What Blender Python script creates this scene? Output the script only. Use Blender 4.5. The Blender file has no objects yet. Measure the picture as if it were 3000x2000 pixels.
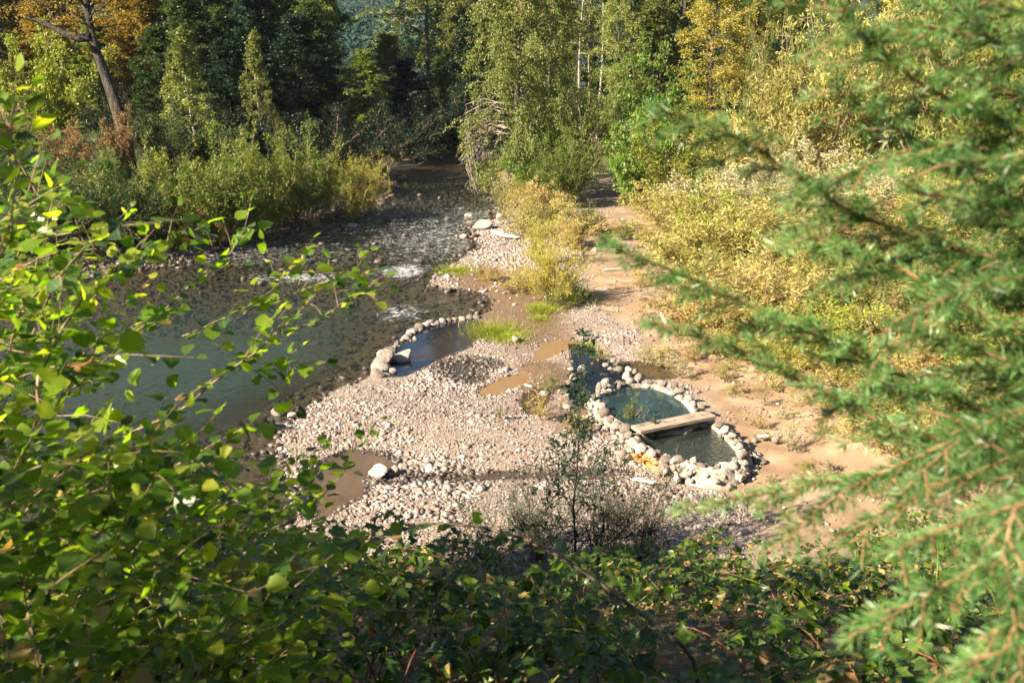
import bpy, math
import numpy as np
from mathutils import Matrix, Vector

# ------------------------------------------------------------------ camera, sky, sun, exposure
scene = bpy.context.scene
COL = scene.collection
CAM_H, PITCH, FPX = 10.0, math.radians(17.1), 35.0 / 36.0 * 3000
cam_data = bpy.data.cameras.new('camera')
cam_data.lens = 35.0
cam_data.sensor_width = 36.0
cam_data.clip_start = 0.05
cam_data.clip_end = 4000
cam_data.dof.use_dof = True
cam_data.dof.focus_distance = 29.0
cam_data.dof.aperture_fstop = 5.0
cam = bpy.data.objects.new('camera', cam_data)
cam.location = (0, 0, CAM_H)
cam.rotation_euler = (math.pi / 2 - PITCH, 0, 0)
COL.objects.link(cam)
scene.camera = cam

SUN_EL = math.radians(32)
TO_SUN_H = np.array([-0.86, -0.51]); TO_SUN_H /= np.linalg.norm(TO_SUN_H)
to_sun = Vector((TO_SUN_H[0] * math.cos(SUN_EL), TO_SUN_H[1] * math.cos(SUN_EL), math.sin(SUN_EL)))
world = bpy.data.worlds.new('World')
scene.world = world
world.use_nodes = True
wn = world.node_tree
sky = wn.nodes.new('ShaderNodeTexSky')
sky.sky_type = 'NISHITA'
sky.sun_disc = False
sky.sun_elevation = SUN_EL
sky.sun_rotation = math.atan2(to_sun.x, to_sun.y)
sky.air_density = 1.0
sky.dust_density = 0.2
bg = wn.nodes['Background']
bg.inputs['Strength'].default_value = 0.05
wn.links.new(sky.outputs[0], bg.inputs[0])
sun_data = bpy.data.lights.new('sun', 'SUN')
sun_data.energy = 5.0
sun_data.angle = math.radians(0.53)
sun_data.color = (1.0, 0.86, 0.66)
sun = bpy.data.objects.new('sun', sun_data)
sun.rotation_euler = to_sun.to_track_quat('Z', 'Y').to_euler()
sun.location = (-40, -20, 60)
COL.objects.link(sun)
vs = scene.view_settings
vs.view_transform = 'Standard'
vs.look = 'None'
vs.exposure = 1.85
vs.gamma = 1.0
vs.use_curve_mapping = False
scene.cycles.use_denoising = True
scene.cycles.max_bounces = 6
scene.cycles.diffuse_bounces = 1
scene.cycles.glossy_bounces = 2
scene.cycles.transmission_bounces = 4
scene.cycles.transparent_max_bounces = 10
scene.cycles.caustics_reflective = False
scene.cycles.caustics_refractive = False
scene.cycles.sample_clamp_indirect = 4.0

# ------------------------------------------------------------------ survey helpers: sight lines of the photograph on the ground
CP, SP = math.cos(PITCH), math.sin(PITCH)
DS = 3000 / 2352


def ray(u, v):
    x, y = (u - 1500) / FPX, -(v - 1000) / FPX
    return np.array([x, CP + y * SP, -SP + y * CP])


def gf(u, v, z=0.0):
    d = ray(u, v)
    return np.array([0, 0, CAM_H]) + d * ((z - CAM_H) / d[2])


def gd(u, v, z=0.0):
    return gf(u * DS, v * DS, z)


def at(u, v, dep):
    return np.array([0, 0, CAM_H]) + ray(u * DS, v * DS) * dep


def zp(X, Y, z=0.4):                       # pool close-up, 0.2764 px per step
    return gf(1650 + X * 0.27636, 1000 + Y * 0.27636, z)


def proj(P):
    P = np.atleast_2d(P)
    X, Y, Z = P[:, 0], P[:, 1], P[:, 2] - CAM_H
    dep = Y * CP - Z * SP
    dd = np.where(dep < 0.05, 0.05, dep)
    return (1500 + FPX * X / dd) / DS, (1000 - FPX * (Y * SP + Z * CP) / dd) / DS, dep


def sstep(a, b, x):
    t = np.clip((x - a) / (b - a), 0, 1)
    return t * t * (3 - 2 * t)


def vnoise(x, y, seed=0):
    xi, yi = np.floor(x).astype(np.int64), np.floor(y).astype(np.int64)
    fx, fy = x - xi, y - yi
    fx, fy = fx * fx * (3 - 2 * fx), fy * fy * (3 - 2 * fy)

    def h(a, b):
        n = (a * 374761393 + b * 668265263 + seed * 1274126177) & 0x7fffffff
        n = ((n ^ (n >> 13)) * 1274126177) & 0x7fffffff
        return ((n ^ (n >> 16)) & 0xffff) / 65535.0
    return (h(xi, yi) * (1 - fx) + h(xi + 1, yi) * fx) * (1 - fy) + (h(xi, yi + 1) * (1 - fx) + h(xi + 1, yi + 1) * fx) * fy


def fbm(x, y, seed=0, o=4):
    s, a, t = 0, 0.5, 0
    for i in range(o):
        s = s + a * vnoise(x * 2 ** i, y * 2 ** i, seed + i); t += a; a *= 0.5
    return s / t


def seg_dist(px, py, pts, closed):
    d = np.full(px.shape, 1e9)
    n = len(pts)
    for i in range(n if closed else n - 1):
        a, b = pts[i], pts[(i + 1) % n]
        ex, ey = b[0] - a[0], b[1] - a[1]
        t = np.clip(((px - a[0]) * ex + (py - a[1]) * ey) / (ex * ex + ey * ey + 1e-9), 0, 1)
        d = np.minimum(d, np.hypot(px - a[0] - t * ex, py - a[1] - t * ey))
    return d


def sdf(px, py, pts):
    d = seg_dist(px, py, pts, True)
    inside = np.zeros(px.shape, bool)
    n = len(pts)
    for i in range(n):
        a, b = pts[i], pts[(i + 1) % n]
        if a[1] == b[1]:
            continue
        c = ((a[1] > py) != (b[1] > py)) & (px < (b[0] - a[0]) * (py - a[1]) / (b[1] - a[1]) + a[0])
        inside ^= c
    return np.where(inside, -d, d)


def smooth_poly(pts, n=3):
    pts = np.array(pts, float)[:, :2]
    for _ in range(n):
        q = np.roll(pts, -1, 0)
        pts = np.stack([pts * .75 + q * .25, pts * .25 + q * .75], 1).reshape(-1, 2)
    return pts


def polyd(lst):
    return smooth_poly([gd(u, v) for u, v in lst], 2)


# ------------------------------------------------------------------ mesh helpers
def tag(o, label=None, cat=None, group=None, kind=None):
    if label: o['label'] = label
    if cat: o['category'] = cat
    if group: o['group'] = group
    if kind: o['kind'] = kind
    return o


def make_mesh(name, V, faces, mat=None, fattr=None, smooth=False, pcol=None, pfl=None, lc=None):
    me = bpy.data.meshes.new(name)
    V = np.ascontiguousarray(V, dtype=np.float32)
    faces = [np.asarray(f, dtype=np.int32) for f in (faces if isinstance(faces, list) else [faces]) if len(f)]
    me.vertices.add(len(V))
    me.vertices.foreach_set('co', V.ravel())
    loops = np.concatenate([f.ravel() for f in faces])
    sizes = np.concatenate([np.full(len(f), f.shape[1], np.int32) for f in faces])
    starts = np.concatenate([[0], np.cumsum(sizes)[:-1]]).astype(np.int32)
    me.loops.add(len(loops))
    me.loops.foreach_set('vertex_index', loops)
    me.polygons.add(len(sizes))
    me.polygons.foreach_set('loop_start', starts)
    me.polygons.foreach_set('loop_total', sizes)
    if smooth:
        me.polygons.foreach_set('use_smooth', np.ones(len(sizes), bool))
    if fattr is not None:
        a = me.attributes.new('v', 'FLOAT', 'FACE')
        a.data.foreach_set('value', np.asarray(fattr, dtype=np.float32))
    if pcol is not None:
        a = me.attributes.new('zone', 'FLOAT_COLOR', 'POINT')
        a.data.foreach_set('color', np.asarray(pcol, dtype=np.float32).ravel())
    if pfl is not None:
        for k, val in pfl.items():
            a = me.attributes.new(k, 'FLOAT', 'POINT')
            a.data.foreach_set('value', np.asarray(val, dtype=np.float32))
    if lc is not None:
        a = me.attributes.new('lc', 'FLOAT_VECTOR', 'POINT')
        a.data.foreach_set('vector', np.ascontiguousarray(lc, dtype=np.float32).ravel())
    me.update(calc_edges=True)
    if mat:
        me.materials.append(mat)
    return me


def link(name, data, parent=None, loc=None):
    o = bpy.data.objects.new(name, data)
    COL.objects.link(o)
    if parent is not None: o.parent = parent
    if loc is not None: o.location = loc
    return o


def nrm(a):
    return a / (np.linalg.norm(a, axis=-1, keepdims=True) + 1e-9)


def tubes(P, R, sides=5):
    P = np.asarray(P, float); R = np.asarray(R, float)
    n, k, _ = P.shape
    T = nrm(np.gradient(P, axis=1))
    ref = np.where(np.abs(T[..., 2:3]) > 0.9, np.array([1., 0, 0]), np.array([0, 0, 1.]))
    A = nrm(np.cross(T, ref)); B = np.cross(T, A)
    th = np.arange(sides) * 2 * np.pi / sides
    V = P[:, :, None, :] + R[:, :, None, None] * (A[:, :, None, :] * np.cos(th)[:, None] + B[:, :, None, :] * np.sin(th)[:, None])
    base = (np.arange(n)[:, None, None] * k + np.arange(k - 1)[None, :, None]) * sides
    j = np.arange(sides)[None, None, :]; j2 = (j + 1) % sides
    Q = np.stack([base + j, base + j2, base + sides + j2, base + sides + j], -1).reshape(-1, 4)
    return V.reshape(-1, 3), Q


def interp(P, s):
    k = P.shape[1]
    x = np.clip(s, 0, 1) * (k - 1)
    i = np.minimum(x.astype(int), k - 2); f = (x - i)[:, None]
    r = np.arange(len(P))
    return P[r, i] * (1 - f) + P[r, i + 1] * f, nrm(P[r, i + 1] - P[r, i])


def cards(pos, d, nor, L, W, fold=0.25):
    d = nrm(d); side = nrm(np.cross(d, nor)); up = np.cross(side, d)
    L = np.asarray(L)[:, None]; W = np.asarray(W)[:, None]
    mid = pos + d * L * 0.45 + up * W * fold
    V = np.stack([pos, mid - side * W * .5 - up * W * fold, pos + d * L, mid + side * W * .5 - up * W * fold], 1)
    i = np.arange(len(pos))[:, None] * 4
    F = np.concatenate([i + np.array([0, 1, 2]), i + np.array([0, 2, 3])], 1).reshape(-1, 3)
    return V.reshape(-1, 3), F


class Acc:
    def __init__(self): self.V, self.F, self.n, self.a, self.lc = [], [], 0, [], []

    def add(self, V, F, a=None):
        self.V.append(V); self.F.append(np.asarray(F) + self.n); self.n += len(V)
        if a is not None: self.a.append(np.broadcast_to(a, (len(F),)))

    def mesh(self, name, mat, smooth=False):
        w = {}
        for f in self.F: w.setdefault(f.shape[1], []).append(f)
        return make_mesh(name, np.concatenate(self.V), [np.concatenate(x) for x in w.values()], mat,
                         np.concatenate(self.a) if self.a and len(w) == 1 else None, smooth, lc=np.concatenate(self.lc) if self.lc else None)


# ------------------------------------------------------------------ materials
def new_mat(name):
    m = bpy.data.materials.new(name); m.use_nodes = True
    nt = m.node_tree
    for n in list(nt.nodes): nt.nodes.remove(n)
    return m, nt, nt.nodes.new('ShaderNodeOutputMaterial')


def N(nt, t, **kw):
    n = nt.nodes.new(t)
    for k, v in kw.items():
        if k.startswith('i_'):
            n.inputs[int(k[2:]) if k[2:].isdigit() else k[2:].replace('_', ' ')].default_value = v
        else:
            setattr(n, k, v)
    return n


def ramp(nt, stops, fac=None, interp_='LINEAR'):
    r = nt.nodes.new('ShaderNodeValToRGB')
    r.color_ramp.interpolation = interp_
    e = r.color_ramp.elements
    while len(e) < len(stops): e.new(0.5)
    for el, (p, c) in zip(e, stops):
        el.position = p
        el.color = (c[0], c[1], c[2], 1) if not isinstance(c, (int, float)) else (c, c, c, 1)
    if fac is not None: nt.links.new(fac, r.inputs[0])
    return r


def leaf_mat(name, cols, trans=0.4, rough=0.5, spec=0.35, tcol=(1.25, 1.2, 0.6)):
    m, nt, out = new_mat(name)
    at_ = N(nt, 'ShaderNodeAttribute', attribute_name='v')
    oi = N(nt, 'ShaderNodeObjectInfo')
    n = len(cols)
    r = ramp(nt, [(i / (n - 1), c) for i, c in enumerate(cols)], at_.outputs['Fac'])
    hs = N(nt, 'ShaderNodeHueSaturation')
    mr = N(nt, 'ShaderNodeMapRange'); mr.inputs[3].default_value = 0.78; mr.inputs[4].default_value = 1.22
    nt.links.new(oi.outputs['Random'], mr.inputs[0]); nt.links.new(mr.outputs[0], hs.inputs['Value'])
    nt.links.new(r.outputs[0], hs.inputs['Color'])
    p = N(nt, 'ShaderNodeBsdfPrincipled'); p.inputs['Roughness'].default_value = rough
    p.inputs['Specular IOR Level'].default_value = spec
    nt.links.new(hs.outputs[0], p.inputs['Base Color'])
    mul = N(nt, 'ShaderNodeMix', data_type='RGBA', blend_type='MULTIPLY'); mul.inputs[0].default_value = 1
    mul.inputs[7].default_value = (*tcol, 1)
    nt.links.new(hs.outputs[0], mul.inputs[6])
    t = N(nt, 'ShaderNodeBsdfTranslucent'); nt.links.new(mul.outputs[2], t.inputs[0])
    mx = N(nt, 'ShaderNodeMixShader'); mx.inputs[0].default_value = trans
    nt.links.new(p.outputs[0], mx.inputs[1]); nt.links.new(t.outputs[0], mx.inputs[2])
    nt.links.new(mx.outputs[0], out.inputs[0])
    return m


def add_veins(m):
    nt = m.node_tree; L = nt.links.new
    hs = next(n for n in nt.nodes if n.type == 'HUE_SAT')
    src = hs.inputs['Color'].links[0].from_socket
    lc = N(nt, 'ShaderNodeAttribute', attribute_name='lc')
    sp_ = N(nt, 'ShaderNodeSeparateXYZ'); L(lc.outputs['Vector'], sp_.inputs[0])
    ax = N(nt, 'ShaderNodeMath', operation='ABSOLUTE'); L(sp_.outputs[0], ax.inputs[0])
    t = N(nt, 'ShaderNodeMath', operation='MULTIPLY_ADD'); L(ax.outputs[0], t.inputs[0]); t.inputs[1].default_value = -.7; L(sp_.outputs[1], t.inputs[2])
    fr_ = N(nt, 'ShaderNodeMath', operation='MULTIPLY'); L(t.outputs[0], fr_.inputs[0]); fr_.inputs[1].default_value = 46
    sn = N(nt, 'ShaderNodeMath', operation='SINE'); L(fr_.outputs[0], sn.inputs[0])
    v1 = N(nt, 'ShaderNodeMapRange'); v1.inputs[1].default_value = .75; v1.inputs[2].default_value = 1; L(sn.outputs[0], v1.inputs[0])
    v2 = N(nt, 'ShaderNodeMapRange'); v2.inputs[1].default_value = .03; v2.inputs[2].default_value = .005; L(ax.outputs[0], v2.inputs[0])
    mxv = N(nt, 'ShaderNodeMath', operation='MAXIMUM'); L(v1.outputs[0], mxv.inputs[0]); L(v2.outputs[0], mxv.inputs[1])
    sc_ = N(nt, 'ShaderNodeMath', operation='MULTIPLY'); L(mxv.outputs[0], sc_.inputs[0]); sc_.inputs[1].default_value = .45
    m1 = N(nt, 'ShaderNodeMix', data_type='RGBA'); L(sc_.outputs[0], m1.inputs[0]); L(src, m1.inputs[6]); m1.inputs[7].default_value = (.30, .38, .10, 1)
    geo = N(nt, 'ShaderNodeNewGeometry')
    no = N(nt, 'ShaderNodeTexNoise'); no.inputs['Scale'].default_value = 26; no.inputs['Detail'].default_value = 4; L(geo.outputs['Position'], no.inputs['Vector'])
    ed = N(nt, 'ShaderNodeMapRange'); ed.inputs[1].default_value = .62; ed.inputs[2].default_value = .72; ed.inputs[4].default_value = .8; L(no.outputs[0], ed.inputs[0])
    m2 = N(nt, 'ShaderNodeMix', data_type='RGBA'); L(ed.outputs[0], m2.inputs[0]); L(m1.outputs[2], m2.inputs[6]); m2.inputs[7].default_value = (.22, .13, .04, 1)
    L(m2.outputs[2], hs.inputs['Color'])


def noise_mat(name, cols, scale=6.0, rough=0.85, bump=0.3, bscale=None, stretch=(1, 1, 1), rnd=0.0, spec=0.3, dist=0.02):
    m, nt, out = new_mat(name)
    tc = N(nt, 'ShaderNodeTexCoord'); mp = N(nt, 'ShaderNodeMapping'); mp.inputs['Scale'].default_value = stretch
    nt.links.new(tc.outputs['Object'], mp.inputs[0])
    no = N(nt, 'ShaderNodeTexNoise'); no.inputs['Scale'].default_value = scale; no.inputs['Detail'].default_value = 6
    nt.links.new(mp.outputs[0], no.inputs['Vector'])
    n = len(cols)
    r = ramp(nt, [(0.3 + 0.4 * i / max(n - 1, 1), c) for i, c in enumerate(cols)], no.outputs[0])
    col = r.outputs[0]
    if rnd:
        oi = N(nt, 'ShaderNodeObjectInfo'); at_ = N(nt, 'ShaderNodeAttribute', attribute_name='v')
        ad = N(nt, 'ShaderNodeMath', operation='ADD'); nt.links.new(oi.outputs['Random'], ad.inputs[0]); nt.links.new(at_.outputs['Fac'], ad.inputs[1])
        fr = N(nt, 'ShaderNodeMath', operation='FRACT'); nt.links.new(ad.outputs[0], fr.inputs[0])
        mr = N(nt, 'ShaderNodeMapRange'); mr.inputs[3].default_value = 1 - rnd; mr.inputs[4].default_value = 1 + rnd * .6
        nt.links.new(fr.outputs[0], mr.inputs[0])
        hs = N(nt, 'ShaderNodeHueSaturation'); nt.links.new(mr.outputs[0], hs.inputs['Value']); nt.links.new(col, hs.inputs['Color'])
        mr2 = N(nt, 'ShaderNodeMapRange'); mr2.inputs[3].default_value = 1.35; mr2.inputs[4].default_value = 0.65
        nt.links.new(fr.outputs[0], mr2.inputs[0]); nt.links.new(mr2.outputs[0], hs.inputs['Saturation'])
        col = hs.outputs[0]
    p = N(nt, 'ShaderNodeBsdfPrincipled'); p.inputs['Roughness'].default_value = rough
    p.inputs['Specular IOR Level'].default_value = spec
    nt.links.new(col, p.inputs['Base Color'])
    no2 = N(nt, 'ShaderNodeTexNoise'); no2.inputs['Scale'].default_value = bscale or scale * 3; no2.inputs['Detail'].default_value = 5
    nt.links.new(mp.outputs[0], no2.inputs['Vector'])
    b = N(nt, 'ShaderNodeBump'); b.inputs['Strength'].default_value = bump; b.inputs['Distance'].default_value = dist
    nt.links.new(no2.outputs[0], b.inputs['Height']); nt.links.new(b.outputs[0], p.inputs['Normal'])
    nt.links.new(p.outputs[0], out.inputs[0])
    return m


M = {}
M['stone'] = noise_mat('pale_stone', [(.20, .16, .13), (.37, .32, .27), (.52, .465, .41)], 5, .9, .9, 14, rnd=.5, dist=.04)
M['gravel'] = noise_mat('gravel_stone', [(.21, .165, .138), (.31, .255, .22), (.40, .35, .31)], 3, .9, .2, 40, rnd=.5)
M['wetgravel'] = noise_mat('wet_gravel_stone', [(.06, .045, .036), (.11, .085, .07), (.19, .155, .13)], 3, .35, .2, 40, rnd=.5, spec=.5)
M['bedstone'] = noise_mat('river_stone', [(.04, .03, .021), (.085, .063, .044), (.17, .13, .095)], 4, .45, .3, 14, rnd=.55, spec=.5)
M['crust'] = noise_mat('mineral_crust', [(.15, .12, .09), (.34, .29, .24), (.50, .45, .39)], 4, .9, .9, 12, dist=.05)
M['orange_crust'] = noise_mat('rust_crust', [(.16, .08, .03), (.36, .18, .06), (.46, .33, .2)], 9, .6, .8, 22, stretch=(1, 1, .35))
M['bark_dark'] = noise_mat('dark_bark', [(.02, .016, .013), (.05, .04, .032), (.09, .075, .06)], 6, .95, 1.0, 14, (1, 1, .25), dist=.06)
M['bark'] = noise_mat('brown_bark', [(.06, .045, .035), (.12, .09, .07), (.2, .16, .13)], 8, .9, .7, 20, (1, 1, .3))
M['bark_pale'] = noise_mat('pale_bark', [(.16, .13, .11), (.34, .29, .25), (.48, .43, .38)], 5, .9, .5, 20, (1, 1, .4))
M['twig'] = noise_mat('twig_bark', [(.14, .08, .05), (.28, .18, .12), (.4, .29, .21)], 30, .7, .4, 90)
M['twig_grey'] = noise_mat('grey_twig', [(.18, .14, .12), (.3, .25, .22), (.42, .36, .32)], 10, .9, .3, 30)
M['cane'] = noise_mat('bramble_cane', [(.10, .03, .02), (.22, .08, .04), (.30, .16, .07)], 20, .6, .3, 60)
M['cane_green'] = noise_mat('green_cane', [(.10, .12, .02), (.24, .22, .05), (.38, .28, .10)], 12, .6, .3, 60)
M['fir_twig'] = noise_mat('fir_twig', [(.14, .075, .033), (.24, .14, .065), (.34, .22, .115)], 25, .7, .3, 80)
M['wood'] = noise_mat('plank_wood', [(.15, .105, .075), (.36, .28, .21), (.50, .41, .32)], 3.5, .8, .6, 16, (.7, 9, 9))
M['log'] = noise_mat('driftwood', [(.32, .27, .23), (.48, .43, .38), (.58, .53, .48)], 4, .9, .6, 18, (.3, 5, 5))
M['shag'] = noise_mat('dark_shag', [(.008, .005, .005), (.02, .011, .01), (.05, .025, .02)], 20, .8, .4, 60)
LM = {
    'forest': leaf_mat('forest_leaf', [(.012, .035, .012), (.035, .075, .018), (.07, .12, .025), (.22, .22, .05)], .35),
    'deep': leaf_mat('shade_dark_leaf', [(.006, .018, .009), (.013, .034, .014), (.028, .058, .022)], .25),  # leaf colour darkened to carry the deep forest shade
    'green': leaf_mat('green_leaf', [(.045, .09, .012), (.11, .18, .025), (.19, .25, .045), (.32, .31, .08)], .45),
    'bright': leaf_mat('bright_leaf', [(.05, .12, .02), (.11, .21, .03), (.19, .28, .05), (.30, .33, .10)], .4),
    'lime': leaf_mat('lime_leaf', [(.08, .13, .015), (.18, .24, .03), (.32, .34, .05), (.46, .40, .09)], .4),
    'olive': leaf_mat('olive_leaf', [(.05, .08, .018), (.11, .145, .032), (.20, .215, .055), (.34, .30, .11)], .4),
    'yolive': leaf_mat('yellow_olive_leaf', [(.075, .12, .025), (.16, .205, .045), (.28, .30, .08), (.44, .41, .16)], .4),
    'willow': leaf_mat('willow_leaf', [(.16, .18, .03), (.32, .32, .07), (.50, .45, .14), (.62, .56, .28)], .4),
    'golden': leaf_mat('golden_leaf', [(.18, .19, .03), (.37, .33, .05), (.50, .44, .09), (.64, .56, .20)], .4),
    'orange': leaf_mat('orange_leaf', [(.08, .09, .02), (.20, .15, .025), (.34, .22, .03), (.46, .30, .05)], .4),
    'tan': leaf_mat('tan_leaf', [(.20, .17, .04), (.38, .29, .09), (.55, .43, .16), (.66, .55, .28)], .35),
    'silver': leaf_mat('silver_leaf', [(.18, .20, .09), (.34, .34, .18), (.5, .48, .3), (.62, .58, .42)], .35),
    'rust': leaf_mat('rusty_leaf', [(.10, .08, .03), (.20, .13, .05), (.32, .2, .09), (.38, .28, .12)], .35),
    'straw': leaf_mat('straw_blade', [(.30, .22, .10), (.45, .34, .17), (.58, .46, .26)], .3),
    'limegrass': leaf_mat('lime_blade', [(.16, .22, .02), (.30, .36, .03), (.42, .44, .08)], .35),
    'fore': leaf_mat('fore_leaf', [(.06, .14, .012), (.11, .22, .018), (.17, .28, .022), (.36, .40, .04)], .64, .34, .5, (2.1, 2.05, .42)),
    'bramble': leaf_mat('bramble_leaf', [(.012, .038, .009), (.025, .07, .014), (.05, .115, .02), (.13, .18, .04)], .45, .34, .5, (1.6, 1.5, .5)),
    'bramble_dry': leaf_mat('dry_bramble_leaf', [(.3, .22, .07), (.42, .3, .12), (.35, .17, .06)], .35),
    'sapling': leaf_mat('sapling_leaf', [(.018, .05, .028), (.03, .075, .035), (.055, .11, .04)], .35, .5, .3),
    'needle': leaf_mat('fir_needle', [(.035, .105, .026), (.08, .195, .05), (.17, .315, .10), (.40, .50, .28)], .42, .35, .5, (1.5, 1.4, .42)),
    'hillfir': leaf_mat('haze_tinted_fir', [(.015, .04, .035), (.03, .07, .055), (.06, .11, .08)], .1, .8, .1),  # blue of the distance haze is put into the needle colour
}


add_veins(LM['fore']); add_veins(LM['bramble'])


def ground_material():
    m, nt, out = new_mat('ground_soil')
    L = nt.links.new
    zc = N(nt, 'ShaderNodeAttribute', attribute_name='zone')
    sep = N(nt, 'ShaderNodeSeparateColor'); L(zc.outputs['Color'], sep.inputs[0])
    geo = N(nt, 'ShaderNodeNewGeometry')
    vo = N(nt, 'ShaderNodeTexVoronoi'); vo.inputs['Scale'].default_value = 16; L(geo.outputs['Position'], vo.inputs['Vector'])
    vo2 = N(nt, 'ShaderNodeTexVoronoi'); vo2.inputs['Scale'].default_value = 16; vo2.feature = 'DISTANCE_TO_EDGE'; L(geo.outputs['Position'], vo2.inputs['Vector'])
    hs = N(nt, 'ShaderNodeSeparateColor'); L(vo.outputs['Color'], hs.inputs[0])
    grav = ramp(nt, [(0, (.17, .125, .092)), (.5, (.26, .20, .155)), (1, (.36, .295, .245))], hs.outputs[0])
    n1 = N(nt, 'ShaderNodeTexNoise'); n1.inputs['Scale'].default_value = .9; n1.inputs['Detail'].default_value = 8; L(geo.outputs['Position'], n1.inputs['Vector'])
    n2 = N(nt, 'ShaderNodeTexNoise'); n2.inputs['Scale'].default_value = 9; n2.inputs['Detail'].default_value = 6; L(geo.outputs['Position'], n2.inputs['Vector'])
    sand = ramp(nt, [(.3, (.20, .125, .07)), (.52, (.30, .205, .125)), (.72, (.43, .33, .23))], n1.outputs[0])
    mud = ramp(nt, [(.3, (.10, .06, .03)), (.55, (.17, .11, .06)), (.75, (.25, .17, .10))], n2.outputs[0])
    soil = ramp(nt, [(.3, (.035, .025, .016)), (.55, (.08, .06, .035)), (.75, (.15, .11, .06))], n2.outputs[0])

    def mix(f, a, b):
        x = N(nt, 'ShaderNodeMix', data_type='RGBA'); L(f, x.inputs[0]); L(a, x.inputs[6]); L(b, x.inputs[7]); return x.outputs[2]
    c = mix(sep.outputs[0], grav.outputs[0], sand.outputs[0])
    c = mix(sep.outputs[1], c, mud.outputs[0])
    c = mix(sep.outputs[2], c, soil.outputs[0])
    fl = ramp(nt, [(.3, (.012, .026, .018)), (.7, (.035, .06, .038))], n1.outputs[0])
    c = mix(zc.outputs['Alpha'], c, fl.outputs[0])
    p = N(nt, 'ShaderNodeBsdfPrincipled'); p.inputs['Specular IOR Level'].default_value = .3
    rr = N(nt, 'ShaderNodeMapRange'); rr.inputs[3].default_value = .92; rr.inputs[4].default_value = .35
    L(sep.outputs[1], rr.inputs[0]); L(rr.outputs[0], p.inputs['Roughness'])
    L(c, p.inputs['Base Color'])
    am = N(nt, 'ShaderNodeMath', operation='MULTIPLY_ADD'); L(vo2.outputs['Distance'], am.inputs[0]); am.inputs[1].default_value = 1.6; L(n2.outputs[0], am.inputs[2])
    inv = N(nt, 'ShaderNodeMapRange'); inv.inputs[3].default_value = .6; inv.inputs[4].default_value = .12; L(sep.outputs[0], inv.inputs[0])
    b = N(nt, 'ShaderNodeBump'); L(inv.outputs[0], b.inputs['Strength']); b.inputs['Distance'].default_value = .04
    L(am.outputs[0], b.inputs['Height']); L(b.outputs[0], p.inputs['Normal'])
    L(p.outputs[0], out.inputs[0])
    return m


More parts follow.
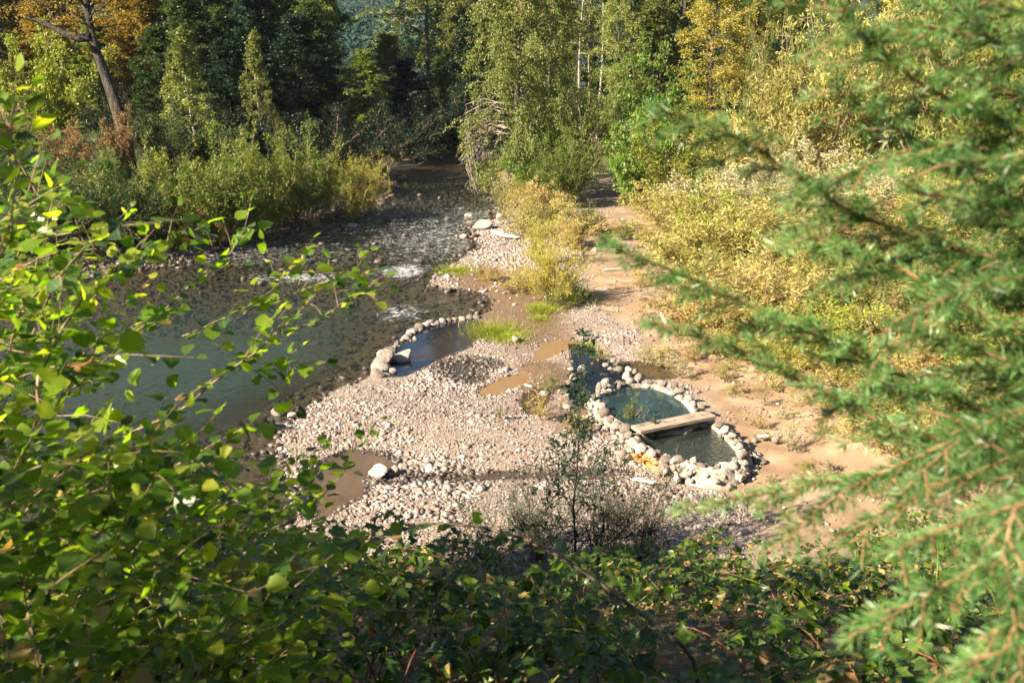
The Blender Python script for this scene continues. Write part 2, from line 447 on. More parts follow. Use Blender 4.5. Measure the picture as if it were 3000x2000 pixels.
def water_material(name, tint, murk, rip_scale, rip, foam=False, base_murk=0.0, rough=.03):
    m, nt, out = new_mat(name)
    L = nt.links.new
    geo = N(nt, 'ShaderNodeNewGeometry')
    n1 = N(nt, 'ShaderNodeTexNoise'); n1.inputs['Scale'].default_value = rip_scale; n1.inputs['Detail'].default_value = 4; n1.inputs['Roughness'].default_value = .6
    n1.inputs['Distortion'].default_value = .6
    L(geo.outputs['Position'], n1.inputs['Vector'])
    b = N(nt, 'ShaderNodeBump'); b.inputs['Strength'].default_value = 1.0; b.inputs['Distance'].default_value = rip
    L(n1.outputs[0], b.inputs['Height'])
    dt_ = N(nt, 'ShaderNodeVectorMath', operation='DOT_PRODUCT'); L(b.outputs[0], dt_.inputs[0]); L(geo.outputs['Incoming'], dt_.inputs[1])
    ab = N(nt, 'ShaderNodeMath', operation='ABSOLUTE'); L(dt_.outputs['Value'], ab.inputs[0])
    om = N(nt, 'ShaderNodeMath', operation='SUBTRACT', use_clamp=True); om.inputs[0].default_value = 1; L(ab.outputs[0], om.inputs[1])
    pw = N(nt, 'ShaderNodeMath', operation='POWER'); L(om.outputs[0], pw.inputs[0]); pw.inputs[1].default_value = 5
    fr = N(nt, 'ShaderNodeMath', operation='MULTIPLY_ADD', use_clamp=True); L(pw.outputs[0], fr.inputs[0]); fr.inputs[1].default_value = .98; fr.inputs[2].default_value = .02
    tr = N(nt, 'ShaderNodeBsdfTransparent'); tr.inputs[0].default_value = (*tint, 1)
    df = N(nt, 'ShaderNodeBsdfDiffuse'); df.inputs[0].default_value = (*murk, 1)
    dm = N(nt, 'ShaderNodeAttribute', attribute_name='deep')
    ad = N(nt, 'ShaderNodeMath', operation='ADD', use_clamp=True); L(dm.outputs['Fac'], ad.inputs[0]); ad.inputs[1].default_value = base_murk
    body = N(nt, 'ShaderNodeMixShader'); L(ad.outputs[0], body.inputs[0]); L(tr.outputs[0], body.inputs[1]); L(df.outputs[0], body.inputs[2])
    gl = N(nt, 'ShaderNodeBsdfGlossy'); gl.inputs['Roughness'].default_value = rough; L(b.outputs[0], gl.inputs['Normal'])
    mx = N(nt, 'ShaderNodeMixShader'); L(fr.outputs[0], mx.inputs[0]); L(body.outputs[0], mx.inputs[1]); L(gl.outputs[0], mx.inputs[2])
    fin = mx.outputs[0]
    if foam:
        fa = N(nt, 'ShaderNodeAttribute', attribute_name='foam')
        n3 = N(nt, 'ShaderNodeTexNoise'); n3.inputs['Scale'].default_value = 6.5; n3.inputs['Detail'].default_value = 10; n3.inputs['Roughness'].default_value = .78
        n3.inputs['Distortion'].default_value = 1.2
        mpp = N(nt, 'ShaderNodeMapping'); mpp.inputs['Scale'].default_value = (.6, .8, 1); L(geo.outputs['Position'], mpp.inputs[0]); L(mpp.outputs[0], n3.inputs['Vector'])
        s = N(nt, 'ShaderNodeMath', operation='ADD'); L(fa.outputs['Fac'], s.inputs[0]); L(n3.outputs[0], s.inputs[1])
        fr2 = ramp(nt, [(.745, 0.0), (.82, .55), (.94, 1.0)], s.outputs[0])
        fd = N(nt, 'ShaderNodeBsdfDiffuse'); fd.inputs[0].default_value = (.75, .78, .8, 1)
        m2 = N(nt, 'ShaderNodeMixShader'); L(fr2.outputs[0], m2.inputs[0]); L(fin, m2.inputs[1]); L(fd.outputs[0], m2.inputs[2])
        fin = m2.outputs[0]
    L(fin, out.inputs[0])
    return m


def stain(mat, p, rad, col):
    nt = mat.node_tree; L = nt.links.new
    bs = next(n for n in nt.nodes if n.type == 'BSDF_PRINCIPLED')
    src = bs.inputs['Base Color'].links[0].from_socket
    geo = N(nt, 'ShaderNodeNewGeometry')
    d = N(nt, 'ShaderNodeVectorMath', operation='DISTANCE'); L(geo.outputs['Position'], d.inputs[0]); d.inputs[1].default_value = p
    no = N(nt, 'ShaderNodeTexNoise'); no.inputs['Scale'].default_value = 7; no.inputs['Detail'].default_value = 5; L(geo.outputs['Position'], no.inputs['Vector'])
    ad = N(nt, 'ShaderNodeMath', operation='MULTIPLY_ADD'); L(no.outputs[0], ad.inputs[0]); ad.inputs[1].default_value = rad * 1.6; L(d.outputs['Value'], ad.inputs[2])
    mr = N(nt, 'ShaderNodeMapRange'); mr.inputs[1].default_value = rad * 1.9; mr.inputs[2].default_value = rad * 1.2; L(ad.outputs[0], mr.inputs[0])
    mx = N(nt, 'ShaderNodeMix', data_type='RGBA'); L(mr.outputs[0], mx.inputs[0]); L(src, mx.inputs[6]); mx.inputs[7].default_value = (*col, 1)
    L(mx.outputs[2], bs.inputs['Base Color'])


stain(M['crust'], tuple(zp(830, 1300, .15)), .62, (.40, .18, .05))
M['ground'] = ground_material()
M['river'] = water_material('river_water', (.56, .58, .50), (.034, .066, .060), 4.5, .20, True)
M['pond'] = water_material('still_water', (.72, .68, .58), (.02, .028, .04), 2.0, .006, base_murk=.15, rough=.01)  # slight blue in the murk colour stands for reflected sky
M['warm_pond'] = water_material('warm_pond_water', (.66, .62, .52), (.014, .024, .048), 2.0, .006, base_murk=.4, rough=.01)  # dark blue murk colour paints in the sky reflection
M['sky_tint_pond'] = water_material('sky_tint_pond_water', (.5, .55, .6), (.006, .010, .022), 2.0, .004, base_murk=.72, rough=.01)  # sky reflection painted as dark blue murk, more than real depth
M['silt'] = water_material('silty_water', (.85, .8, .7), (.30, .19, .10), 2.0, .003, base_murk=.72, rough=.03)
M['spring'] = water_material('spring_water', (.48, .60, .58), (.028, .058, .062), 2.5, .006, base_murk=.55, rough=.02)
M['spring_ripple'] = water_material('rippled_spring_water', (.42, .50, .47), (.03, .045, .043), 9, .03, base_murk=.4, rough=.03)

# ------------------------------------------------------------------ terrain
RIVER = smooth_poly([gd(u, v) for u, v in [
    (-700, 1500), (-200, 1420), (250, 1330), (560, 1262), (690, 1200), (668, 1120), (640, 1060), (625, 1000), (690, 945), (760, 895), (860, 862),
    (900, 800), (965, 752), (1030, 736), (1100, 728), (1135, 705), (1115, 672), (1050, 664), (985, 660), (992, 636), (1040, 612), (1070, 585), (1110, 566), (1085, 545), (1090, 520),
    (1150, 500), (1165, 460), (1150, 410), (1125, 372), (1090, 348)]] + [np.array(p) for p in [(-6.5, 118, 0), (-22, 150, 0), (-60, 175, 0), (-70, 160, 0), (-30, 138, 0), (-16, 112, 0)]] +
    [gd(u, v) for u, v in [(930, 372), (880, 395), (872, 450), (845, 486), (780, 497), (690, 495), (630, 530), (530, 566), (400, 598), (250, 628), (0, 655), (-500, 690), (-900, 700)]], 2)
INLET = polyd([(672, 1185), (690, 1105), (722, 1062), (790, 1033), (870, 1030), (925, 1060), (932, 1076), (868, 1088), (852, 1112), (835, 1140), (760, 1192)])
DAMPOOL = polyd([(872, 862), (902, 803), (965, 757), (1030, 741), (1102, 736), (1106, 762), (1085, 792), (1035, 815), (980, 842), (930, 866)])
STREAM = polyd([(860, 1098), (1000, 1088), (1150, 1086), (1300, 1078), (1420, 1076), (1440, 1090), (1300, 1098), (1150, 1102), (1000, 1104), (870, 1116)])
PUDDLE = polyd([(1000, 838), (1060, 822), (1150, 828), (1155, 842), (1090, 848), (1120, 870), (1080, 884), (1030, 862)])
BLUEPOND = polyd([(1312, 796), (1350, 796), (1400, 832), (1440, 866), (1410, 890), (1380, 915), (1358, 945), (1318, 925), (1310, 880), (1322, 835)])
SIDEPOND = polyd([(1420, 838), (1470, 835), (1530, 850), (1545, 868), (1500, 872), (1450, 866)])
SILT1 = polyd([(1232, 800), (1270, 785), (1330, 780), (1345, 788), (1300, 802), (1262, 824), (1232, 828)])
SILT2 = polyd([(1095, 902), (1130, 878), (1190, 860), (1222, 862), (1205, 880), (1160, 902), (1110, 910)])
SILT3 = polyd([(1195, 905), (1250, 890), (1262, 915), (1235, 950), (1205, 950)])
WATERS = [(RIVER, None), (INLET, .05), (DAMPOOL, .22), (STREAM, .02), (PUDDLE, .03), (BLUEPOND, .2), (SIDEPOND, .06), (SILT1, .05), (SILT2, .05), (SILT3, .05)]
PATH = [gd(u, v)[:2] for u, v in [(1395, 505), (1385, 560), (1405, 610), (1425, 650), (1440, 700), (1500, 745), (1600, 800), (1730, 880), (1820, 960), (1860, 1060), (1800, 1130)]]
PATHW = [.7, .9, 1.3, 1.4, 1.3, 1.2, 1.6, 2.0, 2.0, 1.8, 1.5]
DEEP = gd(520, 850)[:2]


def centre_x(y):
    return np.interp(y, [10, 17, 25, 33, 43, 55, 65, 91, 118, 150, 175], [-14, -13, -12, -11.5, -11, -8, -6, -8, -12, -26, -62])


def bank_toe(x):
    return 17.0 + 0.22 * np.clip(x - 4, 0, 8) - 0.25 * np.clip(-x - 4, 0, 8)


def terrain(x, y):
    x = np.asarray(x, float); y = np.asarray(y, float)
    dr = sdf(x, y, RIVER)
    dw = dr.copy()
    z_in = -(0.05 + 0.30 * sstep(0, 3.5, -dr)) - 0.9 * np.exp(-((x - DEEP[0] + 1.5) ** 2 / 30 + (y - DEEP[1]) ** 2 / 26)) * sstep(.3, 3, -dr)
    z = np.where(dr < 0, z_in, 0)
    for poly, dep in WATERS[1:]:
        ds = sdf(x, y, poly) + (.30 * (fbm(x * 1.7, y * 1.7, 61) - .5) if dep < .1 else 0)
        z = np.where((ds < 0) & (dr >= 0), -dep * (0.35 + .65 * sstep(0, .5, -ds)), z)
        dw = np.minimum(dw, ds)
    out = 0.02 + 0.10 * sstep(0, 1.6, dw) + 0.05 * (fbm(x * .7, y * .7, 3) - .5)
    out = out + 0.25 * sstep(6.6, 9.5, x - .02 * (y - 25)) - .16 * np.exp(-((x - 4.2) ** 2 / 2.2 + (y - 21.3) ** 2 / 1.2)) + 0.75 * sstep(7.5, 14, x - .04 * (y - 25)) + 0.06 * np.clip(x - 12, 0, 60)
    left = sstep(0, 2, centre_x(y) - x)
    out = out + left * (np.clip(dw, 0, 14) * .10 + .25 * sstep(.3, 2, dw)) + 0.02 * np.clip(y - 70, 0, 120)
    z = np.where(dw < 0, z, np.where(dw < 1e8, out * sstep(-.05, .35, dw) + z * 0, out))
    toe = bank_toe(x)
    bank = np.where(y < 1.2, 8.35, np.clip((toe - y) * (8.35 / (toe - 1.2)), -5, 8.35)) + .5 * (fbm(x * .35, y * .35, 9) - .5)
    k = 0.35
    hh = np.clip(.5 + .5 * (bank - z) / k, 0, 1)
    z = z * (1 - hh) + bank * hh + 0 * k
    hill = np.clip(y - 480, 0, 2000) * .34 + np.clip(np.abs(x + 40) - 280, 0, 2000) * .22
    hill = np.where(hill > 0, hill * (0.75 + .5 * fbm(x / 120, y / 120, 5)), 0)
    return z + 130 * (1 - np.exp(-hill / 130)), dw


def warp_axis(segs):
    out = [segs[0][0]]
    for a, b, step in segs:
        n = max(1, int(round((b - a) / step)))
        out += list(np.linspace(a, b, n + 1)[1:])
    return np.array(out)


gx = warp_axis([(-900, -200, 70), (-200, -60, 10), (-60, -20, 1.2), (-20, -8, .3), (-8, 10, .12), (10, 16, .3), (16, 40, 1.2), (40, 200, 10), (200, 900, 70)])
gy = warp_axis([(-300, -30, 45), (-30, 0, 3), (0, 16, .5), (16, 38, .12), (38, 60, .22), (60, 110, .8), (110, 240, 6), (240, 1400, 40)])
GX, GY = np.meshgrid(gx, gy)
GZ, GD = terrain(GX, GY)
near = (GX > -25) & (GX < 20) & (GY > 10) & (GY < 70)
GZ = GZ + np.where(near, .03 * (fbm(GX * 3, GY * 3, 21) - .5) + .07 * (fbm(GX * 1.6, GY * 1.6, 23) - .5) * (GX > 4.5) * (GD > .3), 0)
nx, ny = len(gx), len(gy)
idx = np.arange(nx * ny).reshape(ny, nx)
TQ = np.stack([idx[:-1, :-1], idx[:-1, 1:], idx[1:, 1:], idx[1:, :-1]], -1).reshape(-1, 4)
dpath = np.full(GX.shape, 1e9)
for i in range(len(PATH) - 1):
    a, b = PATH[i], PATH[i + 1]
    e = b - a
    t = np.clip(((GX - a[0]) * e[0] + (GY - a[1]) * e[1]) / (e @ e), 0, 1)
    dpath = np.minimum(dpath, np.hypot(GX - a[0] - t * e[0], GY - a[1] - t * e[1]) - (PATHW[i] * (1 - t) + PATHW[i + 1] * t))
wob = .8 * (fbm(GX * .8, GY * .8, 33) - .5)
sand = sstep(.35, -.3, dpath + wob)
rightside = sstep(4.6, 6.2, GX + wob - .03 * (GY - 24)) * sstep(16, 19, GY)
sand = np.maximum(sand, rightside)
mudc = [(gd(1175, 700), 2.6), (gd(1210, 660), 2.0), (gd(1090, 648), 1.3), (gd(1250, 870), 1.3), (gd(1215, 745), 1.9), (gd(1320, 960), 1.0)]
mud = np.zeros(GX.shape)
for c, r in mudc:
    mud = np.maximum(mud, sstep(r, r * .45, np.hypot(GX - c[0], (GY - c[1]) * .45) + wob * 1.2))
mud = mud * .9 * (1 - sand * .6)
mud = np.maximum(mud, sstep(.25, .0, GD) * .55)
for poly, v in ((SILT1, .0), (SILT2, .0)):
    q = sdf(GX, GY, poly); sand = np.maximum(sand, sstep(.1, -.05, q)); mud = np.where(q < .1, mud * .2, mud)
mud = np.where(GD < 0, np.maximum(mud, .55), mud)
q = sdf(GX, GY, INLET); sand = np.where(q < 0, .75, sand); mud = np.where(q < 0, .25, mud)
soil = np.maximum(sstep(.6, -.4, GY - bank_toe(GX) + wob), sstep(1, 4, centre_x(GY) - GX) * sstep(.3, 1.5, GD))
soil = np.maximum(soil, np.where((GY > 75) & (GD > 0), .8, 0))
soil = np.maximum(soil, sstep(8.5, 11, GX + wob) * .45)
wood_floor = np.maximum(sstep(120, 170, GY), sstep(90, 130, np.abs(GX)))
zone = np.stack([sand, mud, soil, wood_floor], -1).reshape(-1, 4)
ground = link('ground', make_mesh('ground', np.stack([GX, GY, GZ], -1).reshape(-1, 3), TQ, M['ground'], smooth=True, pcol=zone))
tag(ground, 'gravel river bar, sandy path and steep soil bank of the valley floor', kind='structure')


def tz(x, y):
    return float(terrain(np.array([x]), np.array([y]))[0][0])


def hit(u, v):
    """first point of the ground along a sight line (display pixels)"""
    d = ray(u * DS, v * DS)
    t = np.arange(2, 260, .2)
    P = np.array([0, 0, CAM_H]) + d * t[:, None]
    z = terrain(P[:, 0], P[:, 1])[0]
    k = np.argmax(P[:, 2] < z)
    return P[k] if P[k, 2] < z[k] else P[-1]


# water sheets
def water_sheet(name, poly, mat, step, z=0.0, margin=.35, river=False):
    lo, hi = poly.min(0) - margin, poly.max(0) + margin
    if river:
        xs = warp_axis([(lo[0], -22, 2), (-22, 2, .16), (2, max(hi[0], 3), .5)])
        ys = warp_axis([(max(lo[1], 8), 18, 1), (18, 62, .16), (62, 100, .5), (100, hi[1], 3)])
    else:
        xs = np.arange(lo[0], hi[0] + step, step); ys = np.arange(lo[1], hi[1] + step, step)
    X, Y = np.meshgrid(xs, ys)
    d = sdf(X, Y, poly)
    Z = np.full(X.shape, z)
    foam = np.zeros(X.shape); deep = np.zeros(X.shape)
    if river:
        ins = sstep(0, .6, -d)
        rc = gd(930, 622); rc2 = gd(640, 640); rc3 = gd(960, 470)
        rif = np.exp(-((X - rc[0]) ** 2 / 3.2 + (Y - rc[1]) ** 2 / 7.0)) * .29
        rif = np.maximum(rif, .27 * np.exp(-((X + .42 * (Y - 41) + 8.5) ** 2 / 18 + (Y - 42 - .06 * (X + 8)) ** 2 / 3.2)))
        rif = np.maximum(rif, .20 * sstep(40, 46, Y) * sstep(76, 58, Y) * (.75 + .5 * fbm(X * .25, Y * .16, 41)))
        rif = np.maximum(rif, .24 * np.exp(-((X - gd(930, 720)[0]) ** 2 / 3 + (Y - gd(930, 720)[1]) ** 2 / 5)))
        rif = np.maximum(rif, .25 * np.exp(-((X - gd(350, 1170)[0]) ** 2 / 10 + (Y - gd(350, 1170)[1]) ** 2 / 3)))
        foam = rif * ins
        Z = Z + ins * sstep(.05, .3, rif) * .30 * (fbm(X * 1.1, Y * .7, 51) - .5) + ins * .03 * (fbm(X * 2, Y * 1.2, 52) - .5)
        deep = .58 * np.exp(-((X - DEEP[0] + 1.0) ** 2 / 60 + (Y - DEEP[1]) ** 2 / 42)) * sstep(.4, 3.5, -d) + .05 * ins
    keep = d < margin
    i = np.arange(X.size).reshape(X.shape)
    Q = np.stack([i[:-1, :-1], i[:-1, 1:], i[1:, 1:], i[1:, :-1]], -1).reshape(-1, 4)
    kq = keep.ravel()[Q].any(1)
    Q = Q[kq]
    used, inv = np.unique(Q, return_inverse=True)
    Q = inv.reshape(-1, 4)
    V = np.stack([X, Y, Z], -1).reshape(-1, 3)[used]
    me = make_mesh(name, V, Q, mat, smooth=True, pfl={'foam': foam.ravel()[used], 'deep': deep.ravel()[used]})
    return link(name, me)


tag(water_sheet('river', RIVER, M['river'], .2, river=True), 'shallow rocky river with white riffles flowing towards the lower left', kind='structure')
for nm, poly, mt, zz, lb in [('inlet_water', INLET, M['pond'], .004, 'muddy brown shallow inlet beside the gravel bar'),
                             ('warm_pool_water', DAMPOOL, M['warm_pond'], .012, 'still blue-brown pool behind the curved stone dam'),
                             ('trickle', STREAM, M['pond'], .0, 'thin trickle crossing the gravel below the pools'),
                             ('puddle', PUDDLE, M['pond'], .0, 'dark wet puddle among gravel near the stone dam'),
                             ('spring_pond', BLUEPOND, M['sky_tint_pond'], .01, 'sky-tinted blue pond left of the stone basins'),
                             ('marsh_water', SIDEPOND, M['pond'], .05, 'brown seep behind the basin boulders'),
                             ('silt_puddle', SILT1, M['silt'], .004, 'tan silty puddle nearer the sapling top'),
                             ('silt_puddle', SILT2, M['silt'], .004, 'tan silty puddle in the middle of the gravel'),
                             ('silt_puddle', SILT3, M['pond'], .004, 'grey silty puddle left of the sapling')]:
    tag(water_sheet(nm, poly, mt, .25, z=zz, margin=.12), lb, kind='structure')

# ------------------------------------------------------------------ stones
def ico(sub):
    import bmesh
    bm = bmesh.new(); bmesh.ops.create_icosphere(bm, subdivisions=sub, radius=1)
    V = np.array([v.co[:] for v in bm.verts]); F = np.array([[v.index for v in f.verts] for f in bm.faces]); bm.free()
    return V, F


ICO1, ICO2, ICO3 = ico(1), ico(2), ico(3)
rng = np.random.default_rng(7)


def rock_verts(V, r, amp=.22):
    out = V.copy()
    for f, a in ((1.3, amp), (2.6, amp * .5)):
        d = r.normal(size=(5, 3)); d = nrm(d); ph = r.uniform(0, 6.28, 5)
        out = out + V * (a * np.sin(f * 2 * (V @ d.T) + ph).mean(1, keepdims=True) * 1.8)
    for _ in range(9):                                # broken flat faces
        n = nrm(r.normal(size=3)); h = r.uniform(.5, .82)
        s = out @ n
        out = out - np.clip(s - h, 0, None)[:, None] * n * .95
    return out


ROCKS = []
for i in range(10):
    ROCKS.append(make_mesh('stone', rock_verts(ICO2[0], rng, .26), ICO2[1], M['stone'], smooth=False))
BIGROCKS = [make_mesh('boulder', rock_verts(ICO3[0], rng, .28), ICO3[1], M['stone'], smooth=False) for _ in range(4)]
BEDROCKS = [make_mesh('river_boulder', rock_verts(ICO2[0], rng), ICO2[1], M['bedstone'], smooth=True) for _ in range(4)]


def stones_stuff(name, pts, size, mat, flat=.6, amp=.25, rand=None):
    n = len(pts)
    prot = [rock_verts(ICO1[0], rng, amp) for _ in range(24)]
    P = np.stack(prot)[rng.integers(0, 24, n)]
    sc = size[:, None] * np.stack([rng.uniform(.75, 1.3, n), rng.uniform(.75, 1.3, n), flat * rng.uniform(.7, 1.3, n)], 1)
    P = P * sc[:, None, :]
    a = rng.uniform(0, 6.28, n); b = rng.normal(0, .3, n)
    ca, sa, cb, sb = np.cos(a), np.sin(a), np.cos(b), np.sin(b)
    R = np.zeros((n, 3, 3))
    R[:, 0, 0] = ca * cb; R[:, 0, 1] = -sa; R[:, 0, 2] = ca * sb
    R[:, 1, 0] = sa * cb; R[:, 1, 1] = ca; R[:, 1, 2] = sa * sb
    R[:, 2, 0] = -sb; R[:, 2, 2] = cb
    P = np.einsum('nij,nvj->nvi', R, P) + pts[:, None, :]
    F = ICO1[1][None] + np.arange(n)[:, None, None] * len(ICO1[0])
    v = np.repeat(rng.uniform(0, 1, n), len(ICO1[1]))
    o = link(name, make_mesh(name, P.reshape(-1, 3), F.reshape(-1, 3), mat, v, smooth=True))
    return o


def scatter(n, xr, yr, cond):
    x = rng.uniform(*xr, n); y = rng.uniform(*yr, n)
    z, dw = terrain(x, y)
    k = cond(x, y, z, dw)
    return x[k], y[k], z[k], dw[k]


def path_d(x, y):
    d = np.full(x.shape, 1e9)
    for i in range(len(PATH) - 1):
        a, b = PATH[i], PATH[i + 1]; e = b - a
        t = np.clip(((x - a[0]) * e[0] + (y - a[1]) * e[1]) / (e @ e), 0, 1)
        d = np.minimum(d, np.hypot(x - a[0] - t * e[0], y - a[1] - t * e[1]) - (PATHW[i] * (1 - t) + PATHW[i + 1] * t))
    return d


def gravel_cond(x, y, z, dw):
    k = (dw > -.05 - .12 * rng.random(x.size)) | ((rng.random(x.size) < .55) & (np.minimum(sdf(x, y, PUDDLE), sdf(x, y, STREAM)) < 0))
    k &= (rng.random(x.size) > .7 * sstep(.54, .66, fbm(x * .55, y * .4, 71)))
    k &= (y > bank_toe(x) - .2) & (x > centre_x(y))
    pd = path_d(x, y) + .9 * (fbm(x * .8, y * .8, 33) - .5)
    k &= (pd > 0) | (rng.random(x.size) < .10 * fbm(x * 1.5, y * 1.5, 77))
    rs = sstep(4.2, 6.0, x - .03 * (y - 24))
    k &= rng.random(x.size) > rs * .95
    md = np.zeros(x.shape)
    for c, r in mudc:
        md = np.maximum(md, sstep(r, r * .4, np.hypot(x - c[0], (y - c[1]) * .45)))
    k &= rng.random(x.size) > md * .93
    for p in (SILT1, SILT2):
        k &= sdf(x, y, p) > .02
    return k


x, y, z, dw = scatter(112000, (-7.5, 6.2), (17, 37), gravel_cond)
sz = rng.lognormal(math.log(.0195), .5, len(x))
sz = sz * (.62 + .85 * sstep(.3, .7, fbm(x * .45 + y * .2, y * .8, 83)))
big = np.hypot(x - gd(890, 1130)[0], y - gd(890, 1130)[1]) < 2.2
sz = np.where(big, sz * 1.6, sz)
sz = np.where(np.hypot(x - gd(1060, 860)[0], y - gd(1060, 860)[1]) < 2.0, sz * 1.2, sz)
wetm = (np.minimum(sdf(x, y, PUDDLE) - .22, sdf(x, y, STREAM) - .12) + .25 * (fbm(x * 2, y * 2, 66) - .5) < 0) | (dw < .10 * rng.random(len(x)))
pts_ = np.stack([x, y, z + sz * .15], 1); sz = np.clip(sz, .013, .13)
tag(stones_stuff('gravel', pts_[~wetm], sz[~wetm], M['gravel']), 'pale pinkish gravel covering the river bar', 'gravel', kind='stuff')
tag(stones_stuff('wet_gravel', pts_[wetm], sz[wetm], M['wetgravel']), 'dark wet gravel along the puddles, trickle and water edge', 'gravel', kind='stuff')
x, y, z, dw = scatter(16000, (-4, 3.5), (37, 58), gravel_cond)
sz = rng.lognormal(math.log(.055), .4, len(x))
tag(stones_stuff('gravel', np.stack([x, y, z + sz * .15], 1), np.clip(sz, .02, .2), M['gravel']), 'grey cobbles on the river spit below the yellow scrub', 'gravel', kind='stuff')


def bed_cond(x, y, z, dw):
    return (sdf(x, y, RIVER) < .1) & (z > -.62)


x, y, z, dw = scatter(26000, (-20, 1.5), (17, 75), bed_cond)
sz = rng.lognormal(math.log(.085), .45, len(x)) * (1 + .35 * sstep(40, 50, y))
sz = np.clip(sz, .03, .34)
tag(stones_stuff('river_bed_stones', np.stack([x, y, z + sz * .1], 1), sz, M['bedstone'], .55), 'brown cobbles covering the shallow river bed', 'cobbles', kind='stuff')
# cobble strip on the far left shore
x, y, z, dw = scatter(30000, (-22, -6), (34, 62), lambda x, y, z, dw: (np.abs(sdf(x, y, RIVER) - .3) < .9) & (x < centre_x(y)))
sz = np.clip(rng.lognormal(math.log(.09), .4, len(x)), .03, .3)
tag(stones_stuff('shore_cobbles', np.stack([x, y, z + sz * .2], 1)[:5000], sz[:5000], M['bedstone'], .6), 'grey cobbles along the shaded far shore under bushes', 'cobbles', kind='stuff')


def put_stone(parent, p, w, h, d=None, me=None, rz=None, tilt=.25, name='stone'):
    me = me or ROCKS[rng.integers(len(ROCKS))]
    o = bpy.data.objects.new(name, me); COL.objects.link(o)
    if parent is not None:
        o.parent = parent; p = np.array(p) - np.array(parent.location)
    o.location = p
    o.scale = (w / 2 * 1.08, (d or w * .8) / 2 * 1.08, h / 2 * 1.08)
    o.rotation_euler = (rng.normal(0, tilt), rng.normal(0, tilt), rng.uniform(-.5, .5) if rz is None else rz)
    return o


def root(name, loc, label, cat, group=None, rz=0, s=1.0):
    o = bpy.data.objects.new(name, None); COL.objects.link(o)
    o.location = loc; o.rotation_euler = (0, 0, rz)
    o.scale = (s, s, s) if not isinstance(s, tuple) else s
    o.empty_display_size = .2
    return tag(o, label, cat, group)


# --- curved stone dam
dam_line = np.array([gd(u, v)[:2] for u, v in [(868, 868), (872, 850), (880, 832), (895, 815), (905, 800), (920, 786), (940, 772), (965, 757), (990, 748), (1030, 740), (1065, 734), (1100, 731)]])
dam = root('stone_dam', (*gd(900, 800)[:2], -.1), 'curved line of rounded stones damming the still pool from the river', 'stone dam')
acc_len = np.concatenate([[0], np.cumsum(np.hypot(*np.diff(dam_line, axis=0).T))])
for i, s in enumerate(np.arange(0, acc_len[-1], .27)):
    x = np.interp(s, acc_len, dam_line[:, 0]); y = np.interp(s, acc_len, dam_line[:, 1])
    f = s / acc_len[-1]
    w = (.62 - .3 * min(f * 2.2, 1)) * rng.uniform(.75, 1.2)
    if .33 < f < .5: w *= .65
    put_stone(dam, (x + rng.normal(0, .06), y + rng.normal(0, .06), .06), w, w * rng.uniform(.6, .85))
    if rng.random() < .45:
        w2 = w * .6
        put_stone(dam, (x + rng.normal(.1, .15), y + rng.normal(0, .2), .03), w2, w2 * .7)
put_stone(dam, gd(880, 828, .1), .75, .75, me=BIGROCKS[0]); put_stone(dam, gd(918, 820, .08), .8, .45, me=BIGROCKS[1])

# --- single boulders
for (u, v, w, h, k, lab) in [
    (1105, 527, 1.15, .62, 0, 'large pale round boulder at the river edge beside cobble spit'),
    (1083, 512, .6, .3, 1, 'flat whitish stone just upstream of the large pale boulder'),
    (1150, 503, .8, .42, 2, 'pale blocky stone at the foot of yellow scrub by the river'),
    (1064, 545, .45, .3, 3, 'dark rounded stone left of the large pale boulder'),
    (1073, 497, .5, .32, 0, 'reddish round stone standing in the river above the boulder'),
    (810, 521, .55, .4, 1, 'pale stone standing alone in the river below yellow willow'),
    (822, 531, .3, .22, 2, 'small stone beside the lone pale river stone'),
    (868, 1092, .5, .4, 0, 'large white egg-shaped stone beside the muddy inlet'),
    (925, 1075, .22, .2, 1, 'small bluish-grey stone on the inlet edge'),
    (905, 1090, .3, .3, 3, 'upright cream stone right of the white egg-shaped stone'),
    (1185, 790, .42, .28, 2, 'white stone below the lime grass tuft'),
    (640, 948, .42, .36, 1, 'square pale stone at the tip of the gravel shore'),
    (668, 955, .28, .22, 0, 'small rounded stone right of the square shore stone'),
    (610, 985, .6, .45, 3, 'pale rounded rock in shallow water under the leaves'),
    (1250, 905, .3, .22, 1, 'pale stone lying on the gravel left of the sapling'),
    (1440, 585, .5, .34, 0, 'grey stone on the path edge at the bend'),
    (1415, 588, .4, .3, 2, 'brownish stone left of the grey path stone'),
    (1370, 583, .42, .34, 1, 'white stone at the step in the path'),
    (925, 412, .8, .45, 3, 'low stone in the river below the far driftwood'),
    (1000, 395, .6, .35, 2, 'pale stone in the upper river near the dark trees'),
]:
    p = gd(u, v); zt = tz(p[0], p[1])
    o = put_stone(None, (p[0], p[1], max(zt, -.05) + h * .28), w, h, me=BIGROCKS[k], tilt=.12, name='boulder')
    tag(o, lab, 'boulder', 'single boulders on the river bar')
wet = [(880, 458), (905, 470), (965, 448), (1010, 455), (1040, 470), (1060, 480), (740, 560), (700, 590), (770, 600), (800, 575), (860, 560), (930, 540), (980, 560), (890, 505), (650, 620), (600, 650), (1025, 505), (960, 600), (870, 600), (560, 640)]
wetlab = ['beside the yellow willow', 'just below the yellow willow', 'upstream in mid-river', 'upstream right of mid-river', 'near the right bank scrub', 'close above the flat whitish stone', 'under the left bank bushes',
          'left of the long white riffle', 'in the head of the white riffle', 'midway between willow and riffle', 'in calm water below the willow', 'in the middle of the rapids', 'left of the cobble spit', 'below the orange-tipped willow',
          'at the left end of the riffle', 'behind the foreground leaf tips', 'just above the large pale boulder', 'at the edge of the strongest white water', 'left of the strongest white water', 'lowest of all, behind the left shrub']
